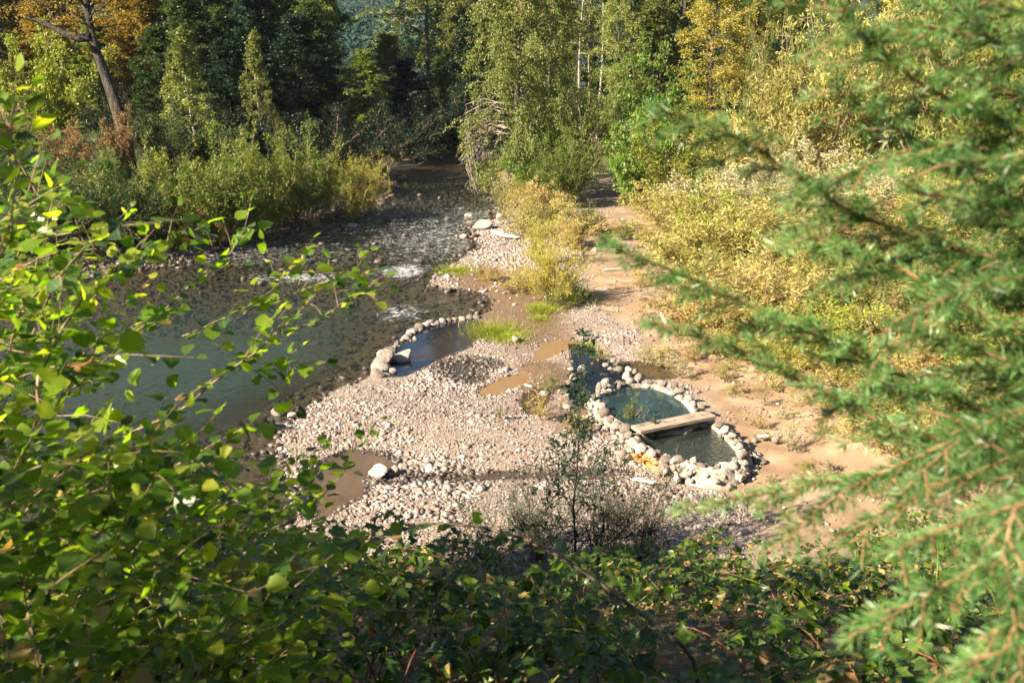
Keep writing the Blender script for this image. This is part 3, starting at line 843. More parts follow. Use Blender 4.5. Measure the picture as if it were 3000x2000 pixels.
for i, (u, v) in enumerate(wet):
    p = gd(u, v); w = rng.uniform(.35, .7)
    o = put_stone(None, (p[0], p[1], .0), w, w * .6, me=BEDROCKS[i % 4], tilt=.15, name='river_stone')
    tag(o, 'wet brown stone breaking the river surface, ' + wetlab[i], 'stone', 'wet stones breaking the river surface')

# ------------------------------------------------------------------ stone basins
def ring_wall(inner, ztop, zbot, width, seed, mat, name, parent, per=90):
    P = smooth_poly(inner, 2)
    L = np.concatenate([[0], np.cumsum(np.hypot(*np.diff(np.vstack([P, P[:1]]), axis=0).T))])
    s = np.linspace(0, L[-1], per, endpoint=False)
    PP = np.vstack([P, P[:1]])
    R = np.stack([np.interp(s, L, PP[:, 0]), np.interp(s, L, PP[:, 1])], 1)
    t = nrm(np.roll(R, -1, 0) - np.roll(R, 1, 0))
    area = np.sum(R[:, 0] * np.roll(R[:, 1], -1) - np.roll(R[:, 0], -1) * R[:, 1])
    nout = np.stack([t[:, 1], -t[:, 0]], 1) * (1 if area > 0 else -1)
    prof = [(0.02, zbot), (0, ztop - .12), (.03, ztop - .02), (width * .3, ztop), (width * .6, ztop - .03), (width * .8, ztop - .15), (width * .95, ztop - .3), (width * 1.15, zbot - .1)]
    V = []
    for j, (o, zz) in enumerate(prof):
        nz = fbm(s * 2.2 + j * 3.1, s * 0 + j * 1.7, seed) - .5
        n2 = fbm(s * 6 + j * 5.1, s * 0 + j * 2.3, seed + 5) - .5
        off = o * (1 + .8 * nz) + .10 * n2 * (o > .02)
        V.append(np.stack([R[:, 0] + nout[:, 0] * off, R[:, 1] + nout[:, 1] * off, np.full(per, zz) + (.14 * nz + .07 * n2) * (0 < j < 7)], 1))
    V = np.concatenate(V)
    k = len(prof)
    i = np.arange(per); i2 = (i + 1) % per
    Q = np.concatenate([np.stack([j * per + i, j * per + i2, (j + 1) * per + i2, (j + 1) * per + i], 1) for j in range(k - 1)])
    me = make_mesh(name, V - np.array(parent.location), Q, mat, smooth=False)
    return link(name, me, parent), R


def flat_water(name, ring, z, mat, parent):
    me = make_mesh(name, np.column_stack([ring - np.array(parent.location)[:2], np.full(len(ring), z - parent.location[2])]), [np.arange(len(ring))[None, :]], mat)
    return link(name, me, parent)


UP_IN = [zp(X, Y, .45)[:2] for X, Y in [(395, 600), (430, 545), (530, 490), (700, 462), (850, 455), (975, 475), (1120, 525), (1260, 610), (1350, 715), (1390, 800), (1200, 880), (960, 900), (760, 900), (640, 850), (500, 740)]]
LO_IN = [zp(X, Y, .40)[:2] for X, Y in [(800, 960), (1000, 905), (1250, 880), (1540, 850), (1640, 920), (1780, 1060), (1850, 1150), (1810, 1240), (1660, 1330), (1540, 1300), (1420, 1260), (1230, 1215), (1060, 1165), (930, 1110), (850, 1040)]]
pu = root('stone_basin', (*np.mean(UP_IN, 0), 0), 'upper rock-rimmed basin of still teal spring water beyond the plank', 'stone basin')
pl = root('stone_basin', (*np.mean(LO_IN, 0), 0), 'lower rock-walled basin of rippling spring water on the near side of plank', 'stone basin')
_, ru = ring_wall(UP_IN, .43, .0, .34, 3, M['crust'], 'crusted_wall', pu)
_, rl = ring_wall(LO_IN, .38, -.05, .40, 8, M['crust'], 'crusted_wall', pl)
flat_water('spring_water', ru, .36, M['spring'], pu)
flat_water('spring_water', rl, .28, M['spring_ripple'], pl)
k_px = 0.27636 / FPX
for (X, Y, w, h, zc, par) in [
    (370, 515, 60, 125, .55, 0), (455, 440, 95, 130, .6, 0), (600, 445, 150, 75, .5, 0), (712, 425, 95, 85, .5, 0), (795, 395, 90, 115, .55, 0), (670, 355, 125, 85, .3, 0), (598, 292, 115, 95, .25, 0),
    (700, 292, 95, 55, .25, 0), (765, 315, 75, 85, .3, 0), (925, 432, 85, 60, .5, 0), (1050, 440, 160, 115, .5, 0), (1220, 530, 165, 95, .52, 0), (1335, 600, 100, 100, .5, 0), (1380, 665, 85, 125, .5, 0),
    (1455, 695, 85, 45, .45, 0), (1195, 452, 62, 52, .35, 0), (322, 585, 75, 105, .5, 0), (400, 690, 115, 100, .5, 0), (440, 760, 130, 110, .48, 0), (390, 840, 80, 80, .25, 0), (500, 820, 120, 90, .45, 0),
    (560, 900, 130, 100, .4, 0), (450, 920, 90, 80, .2, 0), (650, 930, 130, 95, .45, 0), (540, 1000, 90, 75, .2, 0), (690, 1000, 110, 85, .4, 0), (620, 1070, 80, 65, .15, 0), (740, 1050, 95, 80, .35, 0),
    (330, 700, 70, 60, .15, 0), (290, 760, 70, 60, .1, 0), (310, 850, 70, 60, .1, 0), (260, 690, 60, 45, .1, 0),
    (800, 1055, 95, 85, .42, 1), (850, 1152, 105, 115, .4, 1), (925, 1190, 125, 115, .4, 1), (1005, 1175, 95, 90, .42, 1), (1090, 1245, 170, 75, .42, 1), (1235, 1250, 190, 80, .42, 1), (1380, 1255, 135, 85, .42, 1),
    (1465, 1325, 100, 95, .38, 1), (1520, 1335, 90, 110, .35, 1), (1620, 1355, 105, 80, .35, 1), (1730, 1305, 170, 55, .38, 1), (1812, 1300, 85, 95, .25, 1), (1890, 1200, 135, 115, .45, 1),
    (1650, 895, 110, 75, .47, 1), (1715, 945, 120, 80, .47, 1), (1790, 995, 110, 80, .47, 1), (1835, 1055, 95, 80, .45, 1), (1880, 1110, 85, 80, .45, 1),
    (1090, 1350, 160, 95, .15, 1), (1240, 1345, 180, 110, .2, 1), (1370, 1385, 160, 115, .15, 1), (1470, 1440, 170, 90, .08, 1), (1150, 1415, 130, 60, .03, 1), (1300, 1440, 140, 60, .03, 1),
    (1640, 1440, 110, 80, .08, 1), (1700, 1400, 90, 80, .12, 1), (1770, 1500, 80, 60, .03, 1), (1640, 1520, 90, 60, .03, 1), (1560, 1500, 80, 60, .03, 1)]:
    P = zp(X, Y, zc); dep = np.linalg.norm(P - np.array([0, 0, CAM_H]))
    g = .95 * rng.uniform(.8, 1.2)
    for q_ in range(1):
        w2 = w * k_px * dep * rng.uniform(.4, .65)
        put_stone((pu, pl)[par], P + np.array([rng.uniform(-1, 1) * w * k_px * dep * .55, rng.uniform(-.12, .12), -rng.uniform(.02, .12)]), w2, w2 * rng.uniform(.6, 1), tilt=.4, rz=rng.uniform(-1.5, 1.5))
    put_stone((pu, pl)[par], P, w * k_px * dep * g, h * k_px * dep * g, w * k_px * dep * g * .85, tilt=.25, rz=rng.uniform(-1, 1))
# loose stones round the basins
loose = [(640, 1215, 90, 140, .15, 'upright grey slab leaning by the rusty outfall'), (1835, 1440, 150, 130, .15, 'rough brown boulder at the foot of the lower basin'),
         (2025, 1335, 105, 65, .12, 'rounded grey rock on sand right of the lower basin'), (2090, 1275, 140, 50, .14, 'flat pale slab in shadow right of the lower basin'),
         (2030, 1050, 85, 70, .2, 'grey cobble in shadow beside the basin wall'), (2262, 1040, 110, 80, .25, 'white block by the weeds on the sand'),
         (55, 165, 58, 70, .1, 'white pointed stone at the edge of the blue pond'), (200, 290, 120, 90, .12, 'large pale rock heading the pile left of the blue pond'),
         (85, 290, 85, 65, .1, 'pale rock left in the pile beside the blue pond'), (110, 380, 115, 90, .1, 'dark topped rock low in the pile by blue pond'), (50, 440, 90, 70, .08, 'lowest rock of the pile by the blue pond'),
         (450, 245, 95, 65, .15, 'white rock at the right edge of the blue pond'), (530, 205, 75, 60, .18, 'upper white rock right of the blue pond'), (500, 290, 85, 55, .15, 'small white rock below the others right of the blue pond'),
         (375, 200, 42, 42, .08, 'little stone standing in the blue pond'), (310, 232, 42, 30, .06, 'tiny flat stone in the middle of the blue pond'), (590, 205, 60, 40, .2, 'dark stone above the boulders of upper basin'),
         (30, 690, 110, 75, .1, 'pinkish flat rock among the weeds left of the basins'), (40, 560, 80, 50, .08, 'grey rock on gravel below the rock pile')]
for X, Y, w, h, zc, lab in loose:
    P = zp(X, Y, zc); P[2] = max(zc, tz(P[0], P[1]) + h * k_px * 27 * .25)
    o = put_stone(None, P, w * k_px * 27, h * k_px * 27, tilt=.15, name='rock')
    tag(o, lab, 'rock', 'loose rocks round the basins')
# rubble packed on the outside of the walls
for par, ring, zt, w in ((pu, ru, .40, .34), (pl, rl, .36, .42)):
    n = 190
    i = rng.integers(0, len(ring), n)
    tng = nrm(np.roll(ring, -1, 0) - np.roll(ring, 1, 0))[i]
    area = np.sum(ring[:, 0] * np.roll(ring[:, 1], -1) - np.roll(ring[:, 0], -1) * ring[:, 1])
    no = np.stack([tng[:, 1], -tng[:, 0]], 1) * (1 if area > 0 else -1)
    f = rng.random(n)
    q = ring[i] + no * (.06 + w * 1.25 * f)[:, None] + rng.normal(0, .03, (n, 2))
    keep = (sdf(q[:, 0], q[:, 1], BLUEPOND) > .05) & (sdf(q[:, 0], q[:, 1], ru) > .02) & (sdf(q[:, 0], q[:, 1], rl) > .02)
    q, f = q[keep], f[keep]
    zz = zt * (1 - f ** 1.6) + .06 * f
    o = stones_stuff('rubble', np.column_stack([q, zz]) - np.array(par.location), rng.uniform(.06, .15, len(q)), M['crust'], .75, .35)
    o.parent = par
    tag(o, kind='stuff')

# --- plank
import bmesh
A0, A1, B0, B1 = zp(690, 872, .60), zp(850, 975, .60), zp(1490, 712, .60), zp(1655, 815, .60)
cen = (A0 + A1 + B0 + B1) / 4
dx = ((B0 + B1) - (A0 + A1)) / 2; plen = np.linalg.norm(dx[:2]); ang = math.atan2(dx[1], dx[0]); pwid = .45
bm = bmesh.new()
outl = [(-plen / 2, -pwid / 2), (plen / 2 - .03, -pwid / 2), (plen / 2, -pwid / 2 + .05), (plen / 2 - .005, pwid / 2 - .16), (plen / 2 - .06, pwid / 2 - .04), (plen / 2 - .16, pwid / 2), (-plen / 2, pwid / 2)]
vb = [bm.verts.new((a, b, -.045)) for a, b in outl]; vt = [bm.verts.new((a, b, .045)) for a, b in outl]
bm.faces.new(vt); bm.faces.new(vb[::-1])
for i in range(len(outl)):
    j = (i + 1) % len(outl); bm.faces.new((vb[i], vb[j], vt[j], vt[i]))
bmesh.ops.bevel(bm, geom=[e for e in bm.edges], offset=.008, segments=2, affect='EDGES')
me = bpy.data.meshes.new('plank'); bm.to_mesh(me); bm.free(); me.materials.append(M['wood'])
pk = root('plank_seat', (*cen[:2], .565), 'weathered wooden plank laid across the two stone basins', 'plank', rz=ang)
link('board', me, pk)
kn = make_mesh('knot', *[rock_verts(ICO2[0], rng) * np.array([.05, .018, .004]), ICO2[1]], M['bark_dark'])
link('knot', kn, pk, (.02, .02, .046)); link('knot', kn, pk, (.85, -.03, .046))

# --- driftwood
def log(pts, r0, r1, label):
    pts = np.array(pts, float)
    b = pts[0].copy()
    t = np.linspace(0, 1, 12); src = np.linspace(0, 1, len(pts))
    P = np.stack([np.interp(t, src, pts[:, i]) for i in range(3)], 1) + rng.normal(0, r0 * .15, (12, 3)) - b
    R = np.linspace(r0, r1, 12) * rng.uniform(.85, 1.15, 12); R[0] *= .6; R[-1] *= .3
    V, Q = tubes(P[None], R[None], 8)
    o = link('driftwood_log', make_mesh('driftwood_log', V, Q, M['log'], smooth=True), None, b)
    return tag(o, label, 'driftwood', 'driftwood')


log([gd(1130, 533, .2), gd(1160, 541, .3), gd(1192, 545, .3)], .13, .07, 'pale bleached log at the foot of the yellow scrub')
log([gd(890, 392, .1), gd(920, 383, .2), gd(950, 380, .15)], .14, .06, 'grey driftwood branch on the far left river edge')
log([gd(945, 384, .1), gd(975, 372, .3)], .08, .03, 'thin driftwood stick above the grey driftwood branch')
log([gd(1205, 883, .08), gd(1222, 888, .1)], .035, .03, 'short pinkish stick on gravel beside the tan puddle')
log([zp(2060, 1005, .3), zp(2190, 1000, .32)], .05, .04, 'short pale stick on sand beside basin shadow')
log([zp(740, 1455, .05), zp(850, 1475, .06), zp(1000, 1500, .05)], .06, .04, 'white weathered branch lying below the basin outfall')
log([gd(1385, 620, .2), gd(1440, 616, .22)], .05, .03, 'thin bleached stick lying on the sandy path')
# dark shaggy clump at the shore
c = gd(603, 972, .25)
sh = root('shaggy_clump', (c[0], c[1], tz(c[0], c[1])), 'dark brown shaggy clump beside a pale stone at the water edge', 'clump')
V = rock_verts(ICO3[0], rng, .3) * np.array([.15, .13, .2]) + np.array([0, 0, .3]); V[:, 0] += .5 * np.clip(.35 - V[:, 2], 0, 1)
link('core', make_mesh('core', V, ICO3[1], M['shag'], smooth=True), sh)
nb = 700
dirs = nrm(rng.normal(size=(nb, 3))); p0 = dirs * np.array([.14, .12, .19]) + np.array([0, 0, .3]); p0[:, 0] += .5 * np.clip(.35 - p0[:, 2], 0, 1)
V, F = cards(p0, nrm(dirs * .6 + np.array([.3, 0, -.8])), dirs, rng.uniform(.05, .11, nb), np.full(nb, .012))
link('strands', make_mesh('strands', V, F, M['shag']), sh)

# ------------------------------------------------------------------ plants
def grow(r, height, trunk_r, n_limb, h0, len_fn, elev_fn, droop=.15, twigs=14, twig_len=.3, leaves=20, leaf=(.09, .05), hang=.3, lean=(0, 0), wood=None, leafm=None,
         upw=.15, limb_r=.35, twig_wood=True, trunk_pts=None, spread=.05, trunk_sides=8, nrm_up=.6):
    if trunk_pts is None:
        t = np.linspace(0, 1, 9)
        T = np.stack([lean[0] * height * t ** 1.2 + .012 * height * np.sin(5 * t + r.uniform(0, 6)), lean[1] * height * t ** 1.2 + .012 * height * np.sin(4 * t + r.uniform(0, 6)), height * t], 1)
    else:
        T = np.array(trunk_pts, float)
    TR = trunk_r * np.linspace(1, .12, len(T)) ** 0.8
    TR[0] *= 1.25
    tt = h0 + (1 - h0) * (np.arange(n_limb) + r.random(n_limb)) / n_limb
    st, _ = interp(np.repeat(T[None], n_limb, 0), tt)
    az = np.arange(n_limb) * 2.39996 + r.normal(0, .4, n_limb)
    el = elev_fn(tt) + r.normal(0, .14, n_limb)
    ln = len_fn(tt) * r.uniform(.65, 1.2, n_limb)
    d = np.stack([np.cos(az) * np.cos(el), np.sin(az) * np.cos(el), np.sin(el)], 1)
    s = np.linspace(0, 1, 6)
    LP = st[:, None] + d[:, None] * (ln[:, None] * s)[..., None]
    LP[..., 2] -= droop * ln[:, None] * s ** 2
    LP += np.cumsum(r.normal(0, .035, LP.shape), 1) * ln[:, None, None] * (s > 0)[None, :, None]
    wood_acc = Acc()
    V, Q = tubes(T[None], TR[None], trunk_sides); wood_acc.add(V, Q)
    lr = np.clip(trunk_r * limb_r * (ln / ln.max()) ** .7, .006, None)
    V, Q = tubes(LP, lr[:, None] * np.linspace(1, .25, 6), 4); wood_acc.add(V, Q)
    nt_ = n_limb * twigs
    li = np.repeat(np.arange(n_limb), twigs)
    ts = np.clip(.18 + .82 * r.random(nt_) ** .8, 0, 1)
    b, ld = interp(LP[li], ts)
    td = nrm(ld * .55 + nrm(r.normal(size=(nt_, 3))) * .9 + np.array([0, 0, upw]))
    tl = twig_len * r.uniform(.5, 1.2, nt_) * (1.1 - .45 * ts)
    s4 = np.linspace(0, 1, 4)
    TP = b[:, None] + td[:, None] * (tl[:, None] * s4)[..., None]
    TP[..., 2] -= hang * .6 * tl[:, None] * s4 ** 2
    if twig_wood:
        V, Q = tubes(TP, np.full((nt_, 4), max(.004, trunk_r * .03)) * np.linspace(1, .4, 4), 3); wood_acc.add(V, Q)
    nl = nt_ * leaves
    ti = np.repeat(np.arange(nt_), leaves)
    p, dd = interp(TP[ti], .1 + .9 * r.random(nl))
    p = p + r.normal(0, spread, (nl, 3))
    ldv = nrm(dd * .6 + nrm(r.normal(size=(nl, 3))) * .8 + np.array([0, 0, -hang]))
    nn = nrm(r.normal(size=(nl, 3)) + np.array([0, 0, nrm_up]))
    L = leaf[0] * r.uniform(.65, 1.25, nl); W = leaf[1] * r.uniform(.7, 1.2, nl)
    LV, LF = cards(p, ldv, nn, L, W)
    tint = np.clip(r.beta(2, 2, nl) * .75 + .25 * r.random(nt_)[ti], 0, 1)
    woodm = wood_acc.mesh('wood', wood, True)
    leafme = make_mesh('leaves', LV, LF, leafm, np.repeat(tint, 2))
    return woodm, leafme


def tree_proto(seed, H=14, w=5.0, leaf=(.17, .11), n=58, twigs=22, leaves=24, h0=.08, droop=.2, elev=(.5, 1.0), wood='bark_dark', lm='forest', shape='round', tr=.2, hang=.3, lean=(0, 0), tl=None, upw=.15):
    r = np.random.default_rng(seed)
    if shape == 'round':
        lf = lambda t: w / 2 * np.clip(np.sin(np.pi * np.clip((t - h0) / (1 - h0) * .82 + .16, 0, 1)), .25, 1)
    elif shape == 'cone':
        lf = lambda t: w / 2 * np.clip(1.08 - (t - h0) / (1 - h0), .08, 1)
    else:
        lf = lambda t: w / 2 * np.clip(1.25 * np.sin(np.pi * np.clip((t - h0) / (1 - h0) * .7 + .28, 0, 1)), .2, 1)
    ef = lambda t: elev[0] + (elev[1] - elev[0]) * (t - h0) / (1 - h0)
    wm, le = grow(r, H, tr, n, h0, lf, ef, droop, twigs, tl or w * .2, leaves, leaf, hang, lean, M[wood], LM[lm], upw, twig_wood=False, spread=.07)
    return dict(H=H, parts=[('trunk', wm), ('crown', le)], w=w)


def bush_proto(seed, H=2.5, n=26, spreadang=(.75, 1.45), leaf=(.09, .03), twigs=14, leaves=16, wood='twig', lm='willow', hang=.15, tl=.45, droop=.12, upw=.3, sr=.02, names=('stems', 'foliage'), spread=.04, base=.0):
    r = np.random.default_rng(seed)
    T = np.array([[0, 0, -.1], [0, 0, .05], [0, 0, .12]])
    lf = lambda t: np.full(t.shape, H * 1.02) * r.uniform(.7, 1.02, t.shape)
    el = r.uniform(*spreadang, n)
    ef = lambda t: el
    wm, le = grow(r, .15, sr * 2, n, 0.3, lf, ef, droop, twigs, tl, leaves, leaf, hang, (0, 0), M[wood], LM[lm], upw, .5, True, T, spread)
    return dict(H=H, parts=[(names[0], wm), (names[1], le)], w=H)


PROTO = {
    'forest0': tree_proto(1), 'forest1': tree_proto(2, H=15, w=5.6, n=60), 'forest2': tree_proto(3, H=13, w=4.4, shape='col', n=54),
    'tall_olive': tree_proto(12, H=22, w=5.5, leaf=(.15, .075), n=92, twigs=20, leaves=22, h0=.04, shape='col', lm='olive', tr=.2, hang=.5),
    'tall_forest': tree_proto(13, H=23, w=7, leaf=(.2, .13), n=84, twigs=20, leaves=24, h0=.05, shape='round', lm='forest', tr=.28),
    'poplar': tree_proto(5, H=7, w=3.4, leaf=(.12, .085), n=50, twigs=13, leaves=15, h0=.05, shape='cone', elev=(.25, 1.0), wood='bark_pale', lm='yolive', tr=.06, droop=.05, tl=.5),
    'droop': tree_proto(6, H=13, w=5.2, leaf=(.12, .065), n=74, twigs=24, leaves=26, h0=.05, shape='col', elev=(.2, 1.0), droop=.55, wood='bark', lm='yolive', tr=.16, hang=.9, upw=-.3),
    'olive': tree_proto(8, H=13, w=4.4, leaf=(.12, .06), n=54, twigs=20, leaves=24, h0=.06, shape='col', lm='olive', tr=.13, hang=.5),
    'open': tree_proto(9, H=14, w=6.4, leaf=(.17, .12), n=34, twigs=16, leaves=20, h0=.42, shape='round', elev=(-.05, .9), lm='yolive', wood='bark', tr=.2, hang=.5),
    'birch': tree_proto(10, H=12, w=2.2, leaf=(.10, .06), n=26, twigs=10, leaves=12, h0=.45, shape='col', elev=(.5, 1.2), lm='yolive', wood='bark_pale', tr=.09, hang=.6),
    'green_bush': bush_proto(20, H=4, n=34, leaf=(.11, .06), twigs=22, leaves=20, lm='green', tl=.8, sr=.025, spread=.06),
    'green_bush2': bush_proto(21, H=4, n=30, spreadang=(.9, 1.5), leaf=(.13, .07), twigs=20, leaves=20, lm='bright', tl=.75, sr=.025, spread=.06),
    'willow_bush': bush_proto(22, H=3.5, n=40, spreadang=(.85, 1.5), leaf=(.13, .03), twigs=20, leaves=18, lm='willow', tl=.6, spread=.04),
    'willow_bush2': bush_proto(23, H=3.5, n=34, spreadang=(.6, 1.45), leaf=(.12, .035), twigs=20, leaves=18, lm='lime', tl=.65, spread=.04),
    'stem_willow': bush_proto(24, H=2.4, n=60, spreadang=(.85, 1.5), leaf=(.07, .018), twigs=14, leaves=11, lm='golden', tl=.35, wood='cane_green', sr=.010, spread=.02),
    'scrub': bush_proto(25, H=1.4, n=34, spreadang=(.35, 1.5), leaf=(.085, .02), twigs=12, leaves=16, lm='tan', tl=.35, spread=.03, sr=.012),
    'scrub2': bush_proto(26, H=1.4, n=34, spreadang=(.35, 1.5), leaf=(.07, .022), twigs=12, leaves=16, lm='willow', tl=.35, spread=.03, sr=.012),
    'weed': bush_proto(27, H=.6, n=16, spreadang=(.5, 1.5), leaf=(.05, .014), twigs=7, leaves=9, lm='silver', tl=.16, spread=.012, sr=.006, names=('stalks', 'leaves')),
    'dark_shrub': bush_proto(28, H=2.2, n=34, spreadang=(.75, 1.5), leaf=(.075, .02), twigs=12, leaves=5, lm='sapling', tl=.4, spread=.02, sr=.012, wood='bark'),
}
r_ = np.random.default_rng(60)


def place(kind, u, vb, vt, wpx, label, cat, name, lm=None, group=None, wood=None, rz=None, xyz=None, names=None, H=None, Wm=None):
    pr = PROTO[kind]
    if xyz is None:
        p = gd(u, vb); zt = tz(p[0], p[1])
        for _ in range(4):
            p = gd(u, vb, zt); zt = tz(p[0], p[1])
        dep = proj([p[0], p[1], zt])[2][0]
        H = (vb - vt) * DS / FPX * dep; W = wpx * DS / FPX * dep
    else:
        p = np.array(xyz, float); zt = p[2]; W = Wm or H * .5
    sz = H / pr['H']; sx = W / pr['w'] if wpx or Wm else sz
    ro = root(name, (p[0], p[1], zt - .03), label, cat, group, r_.uniform(0, 6.28) if rz is None else rz, (sx, sx, sz))
    for i, (pn, me) in enumerate(pr['parts']):
        o = bpy.data.objects.new(names[i] if names else pn, me); COL.objects.link(o); o.parent = ro
        mm = (wood and i == 0 and M[wood]) or (lm and i == 1 and LM[lm])
        if mm:
            o.material_slots[0].link = 'OBJECT'; o.material_slots[0].material = mm
    return ro


GF = 'trees of the far-left forest'
for kind, u, vb, vt, w, lm, lab in [
    ('forest0', -60, 285, -140, 260, 'forest', 'dark forest tree at the left picture edge behind the lime bush'),
    ('forest1', 60, 270, -120, 260, 'orange', 'amber-leaved tree in the top left corner'),
    ('forest2', 330, 285, -140, 190, 'orange', 'rust and green leaved tree just right of the leaning trunk'),
    ('forest0', 400, 262, -120, 220, 'forest', 'dark green forest tree above the olive poplar sapling'),
    ('forest1', 490, 290, -150, 240, 'forest', 'tall dark tree behind the olive poplar sapling'),
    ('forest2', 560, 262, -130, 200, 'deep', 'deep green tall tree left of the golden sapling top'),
    ('forest0', 640, 295, -150, 240, 'forest', 'tall dark tree behind the golden sapling'),
    ('forest1', 715, 275, -150, 220, 'forest', 'dark forest tree second in from the hillside gap'),
    ('forest2', 745, 312, -110, 140, 'green', 'mid green tree bordering the hazy hillside gap on its left'),
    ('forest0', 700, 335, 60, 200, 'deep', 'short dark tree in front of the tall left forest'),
    ('forest2', 380, 320, 80, 140, 'forest', 'young dark tree left of the olive poplar sapling'),
    ('forest1', 540, 330, 110, 160, 'deep', 'shaded round tree between the two pale saplings'),
    ('forest2', 240, 282, 60, 150, 'green', 'yellow-green tree close behind the leaning trunk'),
    ('forest1', 330, 285, 40, 170, 'orange', 'amber tree right against the leaning trunk'),
    ('forest0', 450, 305, 10, 190, 'forest', 'dark tree whose crown backs the olive poplar sapling'),
    ('forest2', 600, 310, -40, 180, 'deep', 'deep shade tree directly behind the golden sapling'),
    ('forest0', 735, 335, 30, 150, 'forest', 'dark tree left of the gap, standing at the river bend'),
    ('forest1', 840, 345, 130, 150, 'green', 'rounded green tree beneath the hillside gap'),
    ('forest0', 940, 330, 150, 150, 'deep', 'shaded tree behind the end of the river'),
    ('forest2', 1020, 330, 130, 140, 'forest', 'shaded tree right of the bare dark trunk'),
    ('forest0', 1085, 335, 60, 140, 'deep', 'dark tree behind the dead hanging twigs'),
    ('forest1', 120, 300, 20, 200, 'orange', 'amber tree behind the tall lime bush'),
    ('forest0', 10, 310, 60, 180, 'olive', 'olive tree at left edge behind the lime bush'),
]:
    place(kind, u, vb, vt, w, lab, 'tree', 'forest_tree', lm, GF)
for kind, u, vb, vt, w, lm, lab, wd in [
    ('open', 992, 290, -60, 260, 'yolive', 'open autumn tree with bare dark trunk right of the hillside gap', None),
    ('forest1', 900, 308, 95, 130, 'green', 'low dark-green tree closing the bottom of the hillside gap', None),
    ('forest2', 1060, 300, 20, 130, 'olive', 'olive tree between the open autumn tree and the drooping tree', None),
    ('droop', 1195, 452, -170, 260, 'olive', 'tall drooping olive tree on the right river bank', None),
    ('droop', 1265, 420, -150, 190, 'olive', 'drooping tree standing behind the tall olive river tree', None),
    ('birch', 1332, 318, -80, 80, 'yolive', 'slender pale-trunked tree, left of the bare grey pair', None),
    ('birch', 1352, 310, -80, 70, 'olive', 'slender pale-trunked tree in the middle of the bare group', None),
    ('birch', 1375, 318, -90, 80, 'yolive', 'slender pale-trunked tree, right of the bare group', None),
    ('olive', 1420, 335, -70, 130, 'yolive', 'olive tree right of the bare pale trunks', None),
    ('olive', 1490, 300, -110, 150, 'forest', 'dark olive tree between the bare trunks and golden tree', None),
    ('forest1', 1560, 290, -60, 160, 'deep', 'dark tree behind the golden tree', None),
    ('olive', 1630, 330, -60, 200, 'golden', 'golden autumn tree at top right of centre', 'bark'),
    ('olive', 1700, 290, -40, 150, 'yolive', 'pale yellow tree right behind the golden tree', None),
    ('forest0', 1480, 330, 30, 150, 'olive', 'olive green tree below the dark olive tree', None),
    ('poplar', 450, 370, 82, 185, 'yolive', 'olive-yellow poplar sapling with pale stem on the left bank', None),
    ('poplar', 410, 335, 130, 90, 'olive', 'smaller olive sapling leaning on the poplar sapling', None),
    ('poplar', 602, 345, 95, 125, 'yolive', 'conical golden sapling against the dark forest', None),
    ('poplar', 665, 330, 225, 55, 'rust', 'small rusty sapling right of the golden sapling', None),
]:
    place(kind, u, vb, vt, w, lab, 'tree', 'sapling' if kind == 'poplar' else 'tree', lm, None, wd)

ORD = ['leftmost', 'second', 'third', 'fourth', 'fifth', 'sixth', 'seventh', 'eighth', 'ninth', 'tenth', 'eleventh', 'twelfth', 'thirteenth', 'fourteenth', 'fifteenth', 'sixteenth', 'seventeenth', 'last']
for i, u in enumerate([-80, 40, 180, 300, 420, 540, 630, 700, 1010, 1100, 1170, 1270, 1390, 1480, 1570, 1690, 1790]):
    place('tall_forest', u, 232 + 12 * (i % 3), -330 - 40 * (i % 2), 190, '%s tree from the left in the backmost forest row' % ORD[i], 'tree', 'forest_tree', ['forest', 'deep', 'green', 'olive'][i % 4], 'backmost forest row')
for i, u in enumerate([1120, 1300, 1440, 1560, 1720, 1830, 1930, 2040, 2150, 2260, 2360]):
    place('tall_olive', u, 318 - 10 * (i % 2), -470 - 50 * (i % 3), 170, '%s tree from the left in the tall right-bank row' % ORD[i], 'tree', 'tree', ['olive', 'olive', 'forest', 'olive', 'golden', 'yolive', 'yolive', 'olive', 'green', 'yolive', 'olive'][i], 'tall trees behind the right bank')
for i, u in enumerate([330, 430, 520, 620, 710, 800, 880, 960, 1040, 1120, 1360, 1440, 1530, 1620, 1700]):
    place('green_bush', u, 305 + 10 * (i % 3), 195, 150, '%s bush from the left in the shaded forest understorey' % ORD[i], 'shrub', 'bush', ['deep', 'forest', 'deep', 'green', 'forest'][i % 5], 'forest understorey')

# leaning orange maple with a heavy side limb
mb = gd(305, 470); mb = np.array([mb[0], mb[1], tz(mb[0], mb[1])]); mdep = proj(mb)[2][0]
TP_ = [np.zeros(3)] + [at(u, v, mdep) - mb for u, v in [(290, 330), (272, 262), (255, 210), (236, 155), (216, 105), (206, 60), (199, 10), (192, -60), (186, -140), (182, -230)]]
r = np.random.default_rng(77)
lf = lambda t: np.full(t.shape, mdep * .07)
wm, le = grow(r, 10, .42, 30, .55, lf, lambda t: .2 + .6 * t, .25, 14, 1.6, 22, (.15, .12), .4, (0, 0), M['bark_dark'], LM['orange'], .1, .22, False, TP_, .12, 10)
mp_ = root('leaning_maple', tuple(mb), 'leaning dark-trunked maple with amber leaves and heavy side limb', 'tree')
link('trunk', wm, mp_); link('crown', le, mp_)
LB = np.array([at(u, v, mdep * .98) - mb for u, v in [(208, 85), (180, 88), (150, 78), (120, 62), (95, 52), (60, 40)]])
V, Q = tubes(LB[None], np.array([[.27, .25, .22, .18, .14, .07]]), 8)
V2, Q2 = tubes(np.array([[at(u, v, mdep * .98) - mb for u, v in [(137, 68), (125, 45), (108, 15), (95, -20)]]]), np.array([[.11, .09, .07, .05]]), 6)
